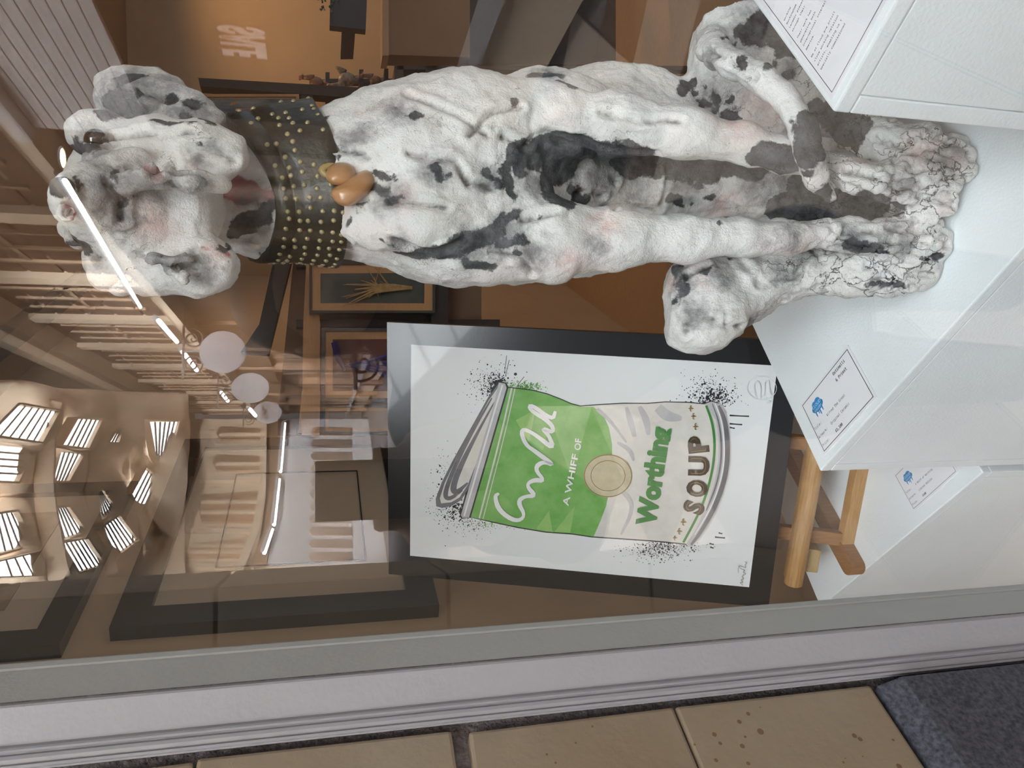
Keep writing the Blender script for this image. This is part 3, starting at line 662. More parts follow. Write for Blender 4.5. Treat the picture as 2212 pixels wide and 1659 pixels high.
gs = ink('green_overspray', dots(740,345,45,16,320,1.2,4)+dots(620,1085,110,14,90,1.2,3.5), I_GREEN); gs['kind'] = 'stuff'
tin = empty('tin_image', pz(1100,800)); tin.parent = pr; tin.matrix_parent_inverse = Matrix.Translation(-world_loc(pr)); tin['label'] = 'printed picture of a dented tin'
def cp(name, polys, m_, sm=0): return ink(name, polys, m_, tin, smoothn=sm)
cp('outline', [right+rim+left+[(395,1056),(385,1042),(560,345),(598,306),(640,320)]], I_BLK)
cp('lid_outline', [[(600,318),(540,396),(450,556),(350,735),(288,858),(255,948),(258,988),(290,997),(345,984),(395,954),(445,872),(520,640),(610,410)]], I_DGREY)
cp('lid', [[(592,345),(545,410),(458,566),(362,742),(304,862),(278,944),(285,972),(340,966),(384,940),(430,870),(520,640),(600,410)]], I_CREAM)
cp('lid_grooves', stroke([(560,400),(450,590),(350,790),(300,930),(330,952),(400,900)], [6,14,22,26,20,8])+stroke([(575,420),(470,610),(375,800),(345,900),(370,915),(430,860)], [4,14,30,34,22,6]), I_DGREY)
cp('top_rim', [[(598,316),(632,322),(640,345),(436,1050),(400,1050),(392,1036),(440,872),(560,470)]], I_GREY)
cp('top_rim_shine', stroke([(618,330),(560,520),(410,1040)], 9, 1), I_WHITE)
def inset(p, d): return [(x, y+d) for x, y in p]
wave = [(1110,448),(1160,482),(1195,560),(1212,650),(1212,760),(1202,880),(1180,985),(1150,1065),(1112,1152)]
cp('label_cream', [inset(right[6:], 5)+rim[1:]+[(1612,1190),(1520,1180),(1400,1170),(1250,1160),(1100,1150)]], I_CREAM)
cp('label_green', [inset(right[:7], 5)+wave+[(1100,1150),(1000,1135),(850,1124),(700,1099),(560,1069),(446,1046)]], I_GREEN)
cp('label_stripe', stroke([(668,346),(610,600),(492,1052)], 9, 1)+stroke([(686,348),(630,600),(512,1056)], 5, 1), I_CREAM)
for q_ in ([(900,1125),(1010,985),(985,1130)],[(800,1110),(870,1010),(890,1128)],[(690,520),(800,460),(760,640)]): cp('label_sheen', [q_], mat('print_light_green', (.33,.55,.16), .5, col2=(.24,.47,.12), scale=40))
for q_ in (stroke([(1290,450),(1310,520),(1335,610)], [14,34,20], 2), stroke([(1360,445),(1400,520),(1410,600)], [20,40,16], 2), stroke([(1460,450),(1510,500),(1590,510)], [50,60,18], 2), stroke([(1210,860),(1290,920),(1330,1000),(1260,1140)], [10,26,22,10], 2), stroke([(1240,640),(1310,680),(1330,740)], [10,26,10], 2), stroke([(1130,460),(1200,520),(1290,640)], [20,16,10], 2)): cp('label_shading', q_, I_GREY)
cp('base_rim', [[(1712,432),(1750,418),(1800,432),(1828,472),(1845,560),(1852,650),(1852,740),(1838,830),(1812,920),(1772,1020),(1728,1102),(1684,1160),(1646,1200),(1612,1192),(1660,1120),(1720,1000),(1765,870),(1788,740),(1790,620),(1775,520)]], I_GREY)
cp('base_rim_shade', stroke([(1790,440),(1825,520),(1838,640),(1836,760),(1812,880),(1760,1010),(1690,1130),(1640,1195)], [10,22,26,26,26,24,18,10])+stroke([(1755,430),(1790,520),(1806,640),(1802,760),(1776,880),(1722,1010)], [4,8,10,10,9,4]), I_DGREY)
cp('base_rim_shine', stroke([(1770,428),(1806,520),(1820,640),(1818,760),(1792,880),(1740,1010),(1660,1140)], [4,7,8,8,7,6,4]), I_WHITE)
cp('green_band', stroke([(1722,440),(1752,520),(1768,620),(1764,740),(1738,870),(1698,990),(1648,1090),(1598,1182)], 13), I_DKG)
el = lambda r, k=40: [(1190+132*r*math.cos(2*math.pi*i/k), 820+117*r*math.sin(2*math.pi*i/k)) for i in range(k)]
cp('gold_disc', [el(1.0)], I_GOLD); cp('disc_rings', stroke(el(.97)+[el(.97)[0]], 5, 0)+stroke(el(.70)+[el(.70)[0]], 4, 0), I_OCH)
# a plain brush wave stands where the tin carries its maker's script
cp('brush_wave', stroke([(600,915),(575,930),(600,1010),(690,1070),(745,1040),(700,960),(740,930),(800,930),(745,870),(790,840),(850,850),(790,780),(840,740),(905,770),(800,690),(740,650),(715,560),(790,590),(900,680),(870,600),(830,560),(900,590),(880,530),(760,460),(770,430),(890,520),(905,470)], [10,20,26,24,16,26,18,26,18,26,18,26,18,26,20,24,18,26,20,24,20,24,18,22,22,14], 2), I_WHITE)
def pl(s, X, Y, X2, Y2, h, m_, name, bold=.0, xs=1., ft=None, lift=.0008):
    """a word whose baseline runs from (X,Y) to (X2,Y2) in the print"""
    a, b = pz(X, Y), pz(X2, Y2); ex = unit(b-a); ey = np.cross(PN, ex); u = np.linalg.norm(b-a)
    v, f = text_mesh(s, 1.0, ft, 'LEFT', bold); v = np.array(v); v[:,0] -= v[:,0].min(); W_ = v[:,0].max(); H_ = np.linalg.norm(pz(X, Y)-pz(X-h, Y))
    q = a + np.outer(v[:,0]/W_*u, ex) + np.outer(v[:,1]*H_/.73, ey) + PN*(_lift[0]+lift)
    mesh(name, list(q), f, m_, tin)
SANS = font('Inter.woff2')
pl('A WHIFF', 975, 985, 1030, 705, 34, I_WHITE, 'lettering', .02); pl('OF', 1040, 682, 1046, 620, 34, I_WHITE, 'lettering', .02)
pl('Worthing', 1440, 1096, 1522, 562, 102, I_DKG, 'lettering', .055)
for ch, a in zip('SOUP', (((1690,1035),(1712,975)),((1712,940),(1728,850)),((1728,820),(1732,715)),((1732,690),(1722,598)))):
    pl(ch, *a[0], *a[1], 104, I_BRN, 'letter', .06); 
for ch, a in zip('SOUP', (((1683,1027),(1703,983)),((1704,930),(1718,860)),((1720,810),(1724,724)),((1723,682),(1714,608)))):
    pl(ch, *a[0], *a[1], 90, I_OCH, 'letter', -.012, lift=.0010)
for ch, a in zip('SOUP', (((1679,1023),(1698,987)),((1699,925),(1712,865)),((1715,806),(1719,728)),((1718,678),(1709,612)))):
    pl(ch, *a[0], *a[1], 82, I_BRN, 'letter', .0, lift=.0012)
for cx_, cy_, s in ((1640,455,16),(1655,497,17),(1666,553,18),(1600,1070,19),(1578,1120,17),(1553,1156,13)):
    ink('border_ornament', [[(cx_-s, cy_),(cx_-s*.2, cy_-s*.35),(cx_+s, cy_),(cx_-s*.2, cy_+s*.35)]] + stroke([(cx_+s*.2,cy_-s*.9),(cx_-s*.4,cy_-s*.8),(cx_-s*.1,cy_-s*.2)], s*.28, 1) + stroke([(cx_+s*.2,cy_+s*.9),(cx_-s*.4,cy_+s*.8),(cx_-s*.1,cy_+s*.2)], s*.28, 1), I_OCH)
ink('signature', stroke([(1920,1412),(1900,1395),(1925,1398),(1905,1380),(1930,1378),(1912,1366),(1925,1355),(1940,1350),(1918,1340),(1935,1332),(1905,1322),(1898,1305),(1925,1312),(1938,1318),(1930,1300),(1945,1292),(1932,1285)], 2.2, 2)+stroke([(1895,1345),(1893,1320),(1900,1300)], 1.6, 2), I_BLK)
rg = [(2022+80*math.cos(i*.209), 345+64*math.sin(i*.209)) for i in range(31)]
ink('embossed_seal', stroke(rg, 3, 0)+stroke([(1990,390),(1975,330),(2000,300),(2020,350),(2010,400),(2040,380),(2035,310),(2060,300),(2065,370),(2085,390)], 5, 2)+stroke([(2050,424),(2062,420),(2070,422)], 9, 1), I_EMB)
# --- easel
WOOD = mat('beech', (.50,.29,.11), .42, .45, col2=(.36,.19,.065), scale=9, grain=(3,3,40), bump=.15, bscale=120)
WOOD2 = mat('beech_dark', (.34,.165,.06), .42, .45, col2=(.24,.11,.04), scale=8, grain=(30,4,4), bump=.15)
ez = empty('table_easel', np.array([P2[0]+.15, P2[1]+.1, Z2]), 'wooden table easel holding the soup tin print on the low plinth', 'easel')
g0, g1 = at(1713, 1262, 1.535), None
g1 = g0 + e1*.42
vs, fs = tube([g0, g0+e1*.002, g1-e1*.002, g1], [.017,.0195,.0195,.017], 16); mesh('ledge', vs, fs, WOOD, ez, smooth=False)
box('ledge_shelf', g0-PN*.006+np.array((0,0,.006))+e1*.004, e1*.41, -PN*.034, (0,0,.010), WOOD, ez, bevel=.002)
# the foot rail: runs out of the back to the front edge of the plinth, rounded end
f0 = onz(1868, 1240, Z2); fd = unit(onz(1795,1135,Z2)-onz(1850,1235,Z2)); fw = np.cross((0,0,1), fd)
def foot(name, o, L_, m_):
    out = [o+fw*.018*math.cos(t)-fd*.018*math.sin(t)+fd*.016 for t in np.linspace(0, math.pi, 9)] + [o+fd*L_-fw*.018, o+fd*L_+fw*.018]
    return slab(name, out, (0,0,.034), m_, ez, bevel=.002)
foot('foot', f0+np.array((0,0,.0004))+fd*.004, .36, WOOD2); foot('foot', f0+np.array((0,0,.0004))+fd*.004+e1*.26+fd*.02, .22, WOOD2)
c0 = onz(1868, 1170, Z2); ce = unit(e1*np.array((1,1,0)))
box('cross_bar', onz(1845,1180,Z2)+np.array((0,0,.0004)), e1*.27, np.cross((0,0,1),e1)*.022, (0,0,.030), WOOD, ez, bevel=.002)
st = onplane(1775,1190, g0-PN*.025, PN)
box('ledge_bracket', st, -e1*.055, -PN*.05, e2*.05, mat('pale_beech', (.50,.36,.17), .5, vary=.2, scale=12, grain=(3,40,3)), ez, bevel=.003)
for k in (.09,.30):
    b0 = g0+e1*k-PN*.016; b0 = b0-e2*((b0[2]-Z2-.035)/e2[2]); box('mast', b0-PN*.012, e1*.03, -PN*.02, e2*.74, WOOD2, ez, bevel=.002)
# ================================================================== inside the shop
IW = mat('shop_wall', (.47,.33,.21), .8, .2, vary=.08, scale=4); IC = mat('shop_ceiling', (.36,.24,.15), .8, .2, vary=.05, scale=3)
DARK_W = mat('dark_timber', (.035,.024,.018), .5, .4, vary=.3, scale=20); TAN_W = mat('tan_timber', (.50,.27,.12), .5, .4, vary=.15, scale=14, grain=(2,2,18))
FLW = mat('floor_boards', (.42,.26,.15), .4, .4, vary=.25, scale=12, grain=(2,20,2))
fl_ = mesh('floor', *prism([(-3,GY+.06,ZF),(5,GY+.06,ZF),(5,7,ZF),(-3,7,ZF)], (0,0,-.1)), FLW); tag(fl_, kind='structure')
ce = mesh('ceiling', *prism([(-3,GY+.02,2.75),(5,GY+.02,2.75),(5,7,2.75),(-3,7,2.75)], (0,0,.1)), IC); tag(ce, kind='structure')
# left wall: runs away to the right behind the print
WD = unit((.454,.891,0)); WN = np.array((WD[1], -WD[0], 0)); WO = np.array((-.36,1.86,0))
lw = mesh('wall_back', *prism([WO-WD*1.5-np.array((0,0,.3)), WO+WD*5.2-np.array((0,0,.3)), WO+WD*5.2+np.array((0,0,2.75)), WO-WD*1.5+np.array((0,0,2.75))], -WN*.1), IW); tag(lw, kind='structure')
bk = mesh('wall_right', *prism([(1.0,5.6,ZF),(5,4.4,ZF),(5,4.4,2.75),(1.0,5.6,2.75)], (0,.1,0)), IW); tag(bk, kind='structure')
def wp(x, y, d=0.): return onplane(x, y, WO+WN*d, WN)
def framed(name, c4, fw_, mw_, label, frame_m, mat_m, pic_m, n, th=.03, group=None, inner=None):
    """picture: four outer corners (TL, TR, BR, BL), frame and mount widths as fractions of the sides"""
    c4 = [np.asarray(p, float) for p in c4]; n = unit(n); root = empty(name, (c4[2]+c4[3])/2, label, 'picture', group)
    def ins(f):
        cx = sum(c4)/4; ux = (c4[1]-c4[0]); uy = (c4[3]-c4[0]); d = f*min(np.linalg.norm(ux), np.linalg.norm(uy)); ux, uy = unit(ux)*d, unit(uy)*d
        return [c4[0]+ux+uy, c4[1]-ux+uy, c4[2]-ux-uy, c4[3]+ux-uy]
    a, b = c4, ins(fw_)
    for i in range(4): slab('frame', [a[i], a[(i+1)%4], b[(i+1)%4], b[i]], -n*th, frame_m, root)
    slab('mount', [p-n*th*.35 for p in ins(fw_*.6)], -n*th*.3, mat_m, root)
    c = ins(fw_+mw_) if inner is None else inner
    slab('picture_sheet', [p-n*th*.30 for p in c], -n*.002, pic_m, root)
    return root, c
CREAM = mat('cream_mount', (.50,.40,.29), .6, .3, vary=.03, scale=6)
A1 = mat('art_brown', (.20,.11,.05), .5, col2=(.42,.32,.22), scale=5)
FRD = mat('dark_frame', (.022,.018,.014), .28, .5, coat=.3)
f1 = [wp(235,1357,.035), wp(400,948,.035), wp(968,948,.035), wp(968,1388,.035)]
f1[1] = f1[0]+WD*np.dot(f1[1]-f1[0], WD); f1[3] = np.array((f1[0][0], f1[0][1], f1[3][2])); f1[2] = f1[3]+(f1[1]-f1[0])
inn = [wp(466,1228,.026), wp(515,1025,.026), wp(780,1040,.026), wp(793,1240,.026)]
inn[1] = inn[0]+WD*np.dot(inn[1]-inn[0], WD); inn[3] = np.array((inn[0][0], inn[0][1], inn[3][2])); inn[2] = inn[3]+inn[1]-inn[0]
r1, _ = framed('large_framed_picture', f1, .10, .2, 'large dark framed picture with a wide cream mount, behind the print', FRD, CREAM, A1, WN, .04, inner=inn)
LN = mat('line_ink', (.03,.02,.015), .6); vs, fs = join([tube([inn[i]+WN*.002, inn[(i+1)%4]+WN*.002], .0022, 4) for i in range(4)]); mesh('mount_line', vs, fs, LN, r1)
f2 = [wp(-250,1420,.035), wp(-250,1100,.035), wp(128,1240,.035), wp(128,1392,.035)]
f2[1] = np.array((f2[2][0], f2[2][1], f2[1][2])); f2[0] = np.array((f2[3][0], f2[3][1], f2[1][2])); f2[2][2] = f2[3][2]; f2[1] = f2[1]+WD*.5; f2[2] = f2[2]+WD*.5
framed('upper_framed_picture', f2, .10, .16, 'dark framed picture hung above the large cream mounted one', FRD, CREAM, A1, WN, .04)
# ceiling beam
def cpt(x, y, z=2.72): return onz(x, y, z)
bm_a, bm_b = [cpt(210,556), cpt(222,590)], [cpt(0,706), cpt(0,748)]
d_ = unit(bm_b[0]-bm_a[0]); bm_ = mesh('trim_1', *prism([bm_a[0]-d_*1.2, bm_b[0]+d_*.6, bm_b[1]+d_*.6, bm_a[1]-d_*1.2], (0,0,-.06)), DARK_W); tag(bm_, kind='structure')
# picture rack in the middle of the shop
def plate(name, pts, Y, th, m_, par, dy=0.):
    return slab(name, [at(x, y, Y) for x, y in pts], (0, th, 0), m_, par, 0)
YR = 2.7
rk = empty('picture_rack', at(1000,800,YR)*np.array((1,1,0)), 'dark timber display rack with tan rails behind the ceramic dog', 'display rack')
plate('top_board', [(600,520),(560,700),(520,760),(580,765),(640,520)], YR, .05, DARK_W, rk)
plate('back_panel', [(640,500),(600,900),(600,940),(1040,940),(1040,500)], YR+.08, .02, mat('rack_panel', (.16,.085,.045), .6, vary=.2, scale=10), rk)
plate('rail', [(664,520),(655,700),(652,940),(690,940),(692,700),(672,520)], YR-.02, .05, TAN_W, rk)
plate('rail', [(652,845),(644,935),(690,935),(692,845)], YR-.025, .05, TAN_W, rk)
plate('shelf', [(932,480),(932,940),(968,940),(968,480)], YR-.04, .12, DARK_W, rk)
for yy in (560,690,922): plate('upright', [(640,yy),(640,yy+16),(1080,yy+16),(1080,yy)], YR+.03, .04, DARK_W, rk)
for yy in (520,918): plate('leg', [(1080,yy),(1080,yy+22),(1640,yy+22),(1640,yy)], YR+.03, .04, DARK_W, rk)
def rackpic(px, label, m_pic, fr=.07, mw=.10, Y=YR-.07):
    (x0, y0, x1, y1) = px; c = [at(x0, y1, Y), at(x0, y0, Y), at(x1, y0, Y), at(x1, y1, Y)]
    return framed('framed_picture', c, fr, mw, label, FRD, TAN_W, m_pic, (0,-1,0), .03)
A2 = mat('art_green_gold', (.055,.06,.045), .4, col2=(.025,.03,.03), scale=9)
r2_, c2_ = rackpic((668,566,940,676), 'small framed picture of a golden tree on dark green', A2, .05, .16)
GOLDP = mat('gold_paint', (.42,.26,.09), .4, vary=.4, scale=60)
def rp(x, y): return at(x, y, YR-.085)
random.seed(5); tr = []
for k in range(26):
    a = random.uniform(.12,.9); b = random.gauss(.5,.22); tr.append(tube([rp(890,622), rp(820+random.uniform(-20,30),622+random.uniform(-8,8)), rp(735+random.uniform(0,90), 622+(b-.5)*110)], [.006,.004,.0012], 5))
vs, fs = join(tr); mesh('painted_tree', vs, fs, GOLDP, r2_)
A3 = mat('art_maroon', (.13,.022,.010), .4, col2=(.06,.012,.008), scale=5)
r3_, c3_ = rackpic((694,708,960,868), 'small framed picture of a violet flower on maroon', A3, .05, .10)
VIO = mat('violet_paint', (.05,.03,.16), .4, vary=.5, scale=40)
pt = []
for a in (-28,-12,0,10,20): pt.append(tube([rp(745,790+a*.05), rp(790,790+a*.3), rp(845,795+a), rp(870,795+a*.8)], [.001,.006,.009,.003], 6))
pt.append(tube([rp(722,740), rp(730,775), rp(745,800)], [.012,.012,.004], 6)); vs, fs = join(pt); mesh('painted_flower', vs, fs, VIO, r3_)
rackpic((700,878,930,934), 'small framed picture in pale brown tones beside the flower picture', mat('art_pale', (.33,.24,.16), .5, col2=(.22,.14,.09), scale=7), .05, .12)
# --- right hand back corner: dark post and shelf, ornaments, desk, plant, sockets, painting
YB = 3.3
sh = empty('shelf_unit', at(900,190,YB)*np.array((1,1,0)), 'black open shelf unit at the back right, holding a blue painting', 'shelf unit')
plate('post', [(428,168),(432,186),(900,222),(1650,260),(1650,240),(900,196)], YB, .06, DARK_W, sh)
plate('shelf', [(650,205),(676,205),(676,500),(650,500)], YB-.08, .38, DARK_W, sh)
plate('shelf', [(880,205),(905,205),(905,500),(880,500)], YB, .30, DARK_W, sh)
plate('post', [(428,480),(428,500),(1650,500),(1650,480)], YB, .06, DARK_W, sh)
A4 = mat('art_city', (.03,.055,.10), .4, col2=(.33,.30,.24), scale=6, grain=(3,3,1))
r4, c4_ = framed('harbour_painting', [at(436,300,YB-.035), at(436,203,YB-.035), at(646,203,YB-.035), at(646,300,YB-.035)], .06, .03, 'blue and amber city painting standing on the black shelf', TAN_W, CREAM, A4, (0,-1,0), .03)
AMB = mat('amber_paint', (.55,.25,.05), .4, vary=.4, scale=30)
for (xa, ya, xb, yb) in ((500,262,620,256),(508,240,585,238),(540,248,610,246),(498,228,512,224)):
    plate('brush_mark', [(xa,ya),(xa,ya-6),(xb,yb-5),(xb,yb)], YB-.05, .002, AMB, r4)
# back wall fittings
WB_N = unit((-(4.4-5.6), -(5-1.0), 0)); WB_N = WB_N if WB_N[1] < 0 else -WB_N
def bw(x, y, d=0.): return onplane(x, y, np.array((1.0,5.6,0))+WB_N*d, WB_N)
SOCK = mat('cream_plastic', (.62,.50,.33), .4)
for k, (x, y) in enumerate(((678,140),(692,140))):
    c = [bw(x-7,y+10,.01), bw(x-7,y-10,.01), bw(x+6,y-10,.01), bw(x+6,y+10,.01)]
    s = empty('wall_socket', sum(c)/4, 'cream wall socket, %s of the pair above the hen ornaments' % ('upper','lower')[k], 'socket', 'cream wall sockets'); slab('face_plate', c, -WB_N*.01, SOCK, s)
    slab('rocker_switch', [bw(x-1,y-3,.014), bw(x-1,y-7,.014), bw(x+4,y-7,.014), bw(x+4,y-3,.014)], -WB_N*.004, LN, s)
c = [bw(592,186,.04), bw(592,150,.04), bw(662,146,.04), bw(662,186,.04)]; r5, c5 = framed('small_framed_print', c, .06, .2, 'small framed print with a red mark behind the hen ornaments', TAN_W, CREAM, mat('art_red', (.42,.12,.06), .5, col2=(.62,.48,.32), scale=5), WB_N, .02)
DESKM = mat('desk_front', (.22,.12,.06), .6, vary=.1, scale=5)
dk = empty('shop_counter', at(1000,60,3.6)*np.array((1,1,0)), 'brown boxed shop counter at the far right of the shop', 'counter')
plate('front_panel', [(838,-120),(838,118),(1015,124),(1015,-120)], 3.5, .10, DESKM, dk); plate('counter_top', [(826,-120),(826,120),(840,120),(840,-120)], 3.48, .12, mat('counter_top', (.36,.22,.12), .5), dk)
plate('plinth_base', [(1010,-120),(1010,138),(1330,140),(1330,-120)], 3.52, .08, DARK_W, dk)
stn = empty('equipment_shelf', at(900,140,3.4)*np.array((1,1,0)), 'low black equipment shelf beside the counter', 'shelf unit')
for (a, b, c_, d) in ((852,142,872,186),(920,142,945,186),(858,142,990,150),(858,178,990,186)): plate('board', [(a,b),(a,d),(c_,d),(c_,b)], 3.36, .25, DARK_W, stn)
for yy in (142,177): plate('leg', [(980,yy),(980,yy+9),(1500,yy+9),(1500,yy)], 3.36, .04, DARK_W, stn)
# ceramic hens
HEN = mat('brown_glaze', (.30,.13,.05), .35, .5, col2=(.10,.045,.025), scale=18, coat=.3); HEN2 = mat('speckled_glaze', (.36,.27,.19), .4, .5, col2=(.09,.06,.045), scale=60); RED = mat('red_glaze', (.35,.03,.015), .35)
def hen(x, y, s, m_, label, Y, fl=1):
    g = empty('hen_ornament', at(x+s*1.4, y, Y), label, 'ornament', 'ceramic hens on the back shelf'); k = s/FPX*Y
    def pt(dx, dy, dz=0): return at(x+dx*s, y+dy*s*fl, Y+dz*k)
    ball('body', pt(.55,0), k*.62, m_, g, (1.15,.85,.85), 3, AX3, .1, s); cone = tube([pt(.25,-.35), pt(-.2,-.5), pt(-.75,-.5)], [k*.42,k*.27,k*.2], 12); mesh('neck', *cone, m_, g, smooth=True)
    ball('head', pt(-.85,-.52), k*.23, m_, g, (1,1.1,1), 2, AX3); mesh('beak', *tube([pt(-.85,-.7), pt(-.8,-.98)], [k*.09,k*.01], 8), mat('beak_glaze', (.4,.25,.08), .4), g)
    vs, fs = join([tube([pt(-1.0,-.62+.16*i), pt(-1.22,-.60+.17*i)], [k*.08,k*.04], 6) for i in range(3)]); mesh('comb', vs, fs, RED, g)
    mesh('tail', *tube([pt(.3,.5), pt(-.1,.85), pt(-.45,1.0)], [k*.35,k*.2,k*.05], 10), m_, g, smooth=True)
    mesh('foot', *tube([pt(1.05,0), pt(1.38,0)], [k*.3,k*.34], 12), m_, g)
hen(672,178,22,HEN,'russet ceramic hen, upper of the hens behind the black post',3.9); hen(735,172,28,HEN2,'speckled ceramic hen in the middle of the back row',3.82,-1); hen(800,174,20,HEN,'dark ceramic hen standing lowest beside the counter',3.74)
tb = empty('display_stand', at(880,160,3.85)*np.array((1,1,0)), 'dark stepped display stand under the ceramic hens', 'stand')
for (xx, yy, Y_) in ((703,178,3.86),(776,172,3.77),(830,170,3.71)):
    plate('tier', [(xx,yy-22),(xx,yy+30),(xx+9,yy+30),(xx+9,yy-22)], Y_, .12, DARK_W, tb)
for (yy, Y_, xx) in ((170,3.93,706),(200,3.93,706)): plate('leg', [(xx,yy),(xx,yy+8),(1480,yy+8),(1480,yy)], Y_, .04, DARK_W, tb)
# monitor and plant, top right
mo = empty('wall_monitor', at(790,40,4.0), 'black monitor on the back wall under a trailing plant', 'monitor')
plate('screen', [(715,-60),(712,55),(790,64),(795,-60)], 4.0, .05, mat('black_plastic', (.01,.01,.012), .3), mo); plate('bracket', [(740,20),(740,34),(770,34),(770,20)], 4.05, .45, DARK_W, mo)
LEAF = mat('leaf', (.03,.06,.02), .5, vary=.4, scale=40); plp = empty('trailing_plant', at(712,10,3.95), 'dark leafy trailing plant hanging over the monitor', 'plant')
ball('pot', at(690,-30,3.95), .06, DARK_W, plp, (1,1,1), 2)
random.seed(2)
for k in range(46):
    x, y = random.gauss(708,11), random.uniform(-40,22); p = at(x, y, 3.93+random.uniform(-.05,.05)); a, b = random.uniform(0,6.28), random.uniform(.012,.024)
    t1 = np.array((math.cos(a), random.uniform(-.4,.4), math.sin(a)))*b; t2 = np.array((-math.sin(a), random.uniform(-.4,.4), math.cos(a)))*b*.45
    mesh('leaf', [p, p+t1*.5+t2+np.array((0,.003,0)), p+t1, p+t1*.5-t2+np.array((0,.003,0))], [[0,1,2],[0,2,3]], LEAF, plp)
sg = empty('wall_sign', bw(752,44,.004), 'small red notice on the back wall below the monitor', 'sign'); slab('card', [bw(747,74,.004), bw(747,52,.004), bw(770,52,.004), bw(770,74,.004)], -WB_N*.004, mat('notice_red', (.30,.03,.03), .5), sg); slab('card', [bw(750,98,.004), bw(750,80,.004), bw(766,80,.004), bw(766,98,.004)], -WB_N*.004, SOCK, sg)
# lamps inside
def downlight(x, y, power, name='ceiling_downlight', col=(1.,.62,.30), label=''):
    g = empty(name, (x, y, 2.75), label, 'lamp', 'shop ceiling downlights')
    mesh('trim_ring', *tube([(x+.05*math.cos(t), y+.05*math.sin(t), 2.745) for t in np.linspace(0, 2*math.pi, 17)[:-1]], .006, 6, closed=True), mat('lamp_ring', (.7,.7,.7), .3), g)
    mesh('lens', *tube([(x,y,2.742),(x,y,2.749)], .042, 16), mat('lamp_lens', (.9,.9,.9), .4, emit=(1,.75,.45), estr=6), g)
    l = bpy.data.lights.new('lamp_light', 'SPOT'); l.energy = power; l.color = col; l.spot_size = 2.6; l.spot_blend = .8; l.shadow_soft_size = .05
    o = bpy.data.objects.new('lamp_light', l); COL.objects.link(o); o.location = (x, y, 2.72)
downlight(3.0, 4.2, 62, label='warm ceiling downlight over the back right corner'); downlight(1.6, 3.9, 22, label='warm ceiling downlight over the display rack'); downlight(.5, 3.0, 20, label='warm ceiling downlight beside the large framed picture')
# ================================================================== the glass-roofed arcade behind the lens, which the pane mirrors
# points are worked out where the mirror shows them, then folded back across the plane of the glass
def va(x, y, Y): return mir(at(x, y, Y))
def vslab(name, pts, Y, th, m_, par=None, **k): return slab(name, [va(x, y, Y) for x, y in pts], (0,-th,0), m_, par, **k)
ST = mat('arcade_stone', (.66,.53,.40), .8, .2, col2=(.56,.44,.32), scale=3, bump=.1); ST2 = mat('arcade_stone_dark', (.30,.21,.14), .8, .2, vary=.2, scale=4)
BRO = mat('arcade_brown', (.12,.075,.045), .6, .3, vary=.2, scale=5); PANE_D = mat('dark_pane', (.09,.055,.035), .15, .5)
SKYP = mat('skylit_glazing', (.8,.8,.8), .4, emit=(.92,.955,1.0), estr=SKY_E); BAR = mat('glazing_bar', (.05,.045,.04), .6)
TUBE = mat('lamp_tube', (.9,.9,.9), .4, emit=(.95,.97,1.0), estr=30.0)
WPAINT = mat('shopfront_white', (.42,.40,.40), .5, vary=.1, scale=6)
win_n = [1]
def skylight(q, Y, nb=6, tilt=.0022, label=None):
    """glazed roof light from four photo pixels; its bars run from edge 0-1 to edge 3-2"""
    win_n[0] += 1; xc = sum(p[0] for p in q)/4; P = [va(x, y, Y*(1+tilt*(x-xc))) for x, y in q]; c = sum(P)/4
    n = np.cross(P[1]-P[0], P[3]-P[0]); n = unit(n); n = n if n @ (EYE-c) > 0 else -n
    root = empty('window_%d' % win_n[0], c, kind='structure'); up_d = [c+(p-c)*1.16 for p in P]; fr = [c+(p-c)*1.04 for p in P]
    for i in range(4): slab('frame', [fr[i]+n*.05, fr[(i+1)%4]+n*.05, up_d[(i+1)%4]+n*.05, up_d[i]+n*.05], -n*.14, ST, root)
    L_ = lambda a, b, t: a+(b-a)*t
    for i in range(nb):
        t0, t1 = i/nb, (i+1)/nb
        slab('pane', [L_(P[0],P[3],t0), L_(P[0],P[3],t1), L_(P[1],P[2],t1), L_(P[1],P[2],t0)], -n*.01, SKYP, root)
        if i: mesh('glazing_bar', *tube([L_(P[0],P[3],t0)+n*.03, L_(P[1],P[2],t0)+n*.02], .0011*Y, 4), BAR, root)
SKL = []
for q, Y, nb in (([(-45,1010),(32,876),(118,889),(60,985)][0:0] or [(-30,938),(32,876),(118,889),(81,954)], 9.0, 6), ([(-40,960),(66,969),(29,1040),(-60,1036)], 9.2, 5),
    ([(130,960),(162,905),(213,908),(184,967)], 12.5, 5), ([(108,1038),(125,976),(174,982),(142,1038)], 12.7, 5), ([(233,954),(252,925),(262,927),(252,955)], 17.5, 3), ([(211,1013),(223,970),(240,969),(228,994)], 17.7, 3),
    ([(320,912),(333,980),(356,1009),(383,911)], 20.5, 6), ([(272,1003),(277,965),(307,1003),(282,1058)], 20.0, 5), ([(282,1067),(312,1013),(348,1046),(312,1129)], 19.0, 6),
    ([(204,1067),(216,1131),(252,1104),(216,1060)], 15.5, 6), ([(216,1141),(248,1200),(292,1166),(253,1116)], 15.0, 6), ([(108,1099),(125,1165),(179,1148),(142,1097)], 12.0, 6), ([(128,1176),(164,1235),(219,1219),(182,1166)], 11.8, 6),
    ([(-40,1118),(-30,1200),(64,1175),(27,1107)], 9.2, 6), ([(-40,1222),(-40,1247),(105,1242),(74,1195)], 9.0, 6)):
    skylight(q, Y, nb); SKL.append((sum(p[0] for p in q)/4, sum(p[1] for p in q)/4, Y))
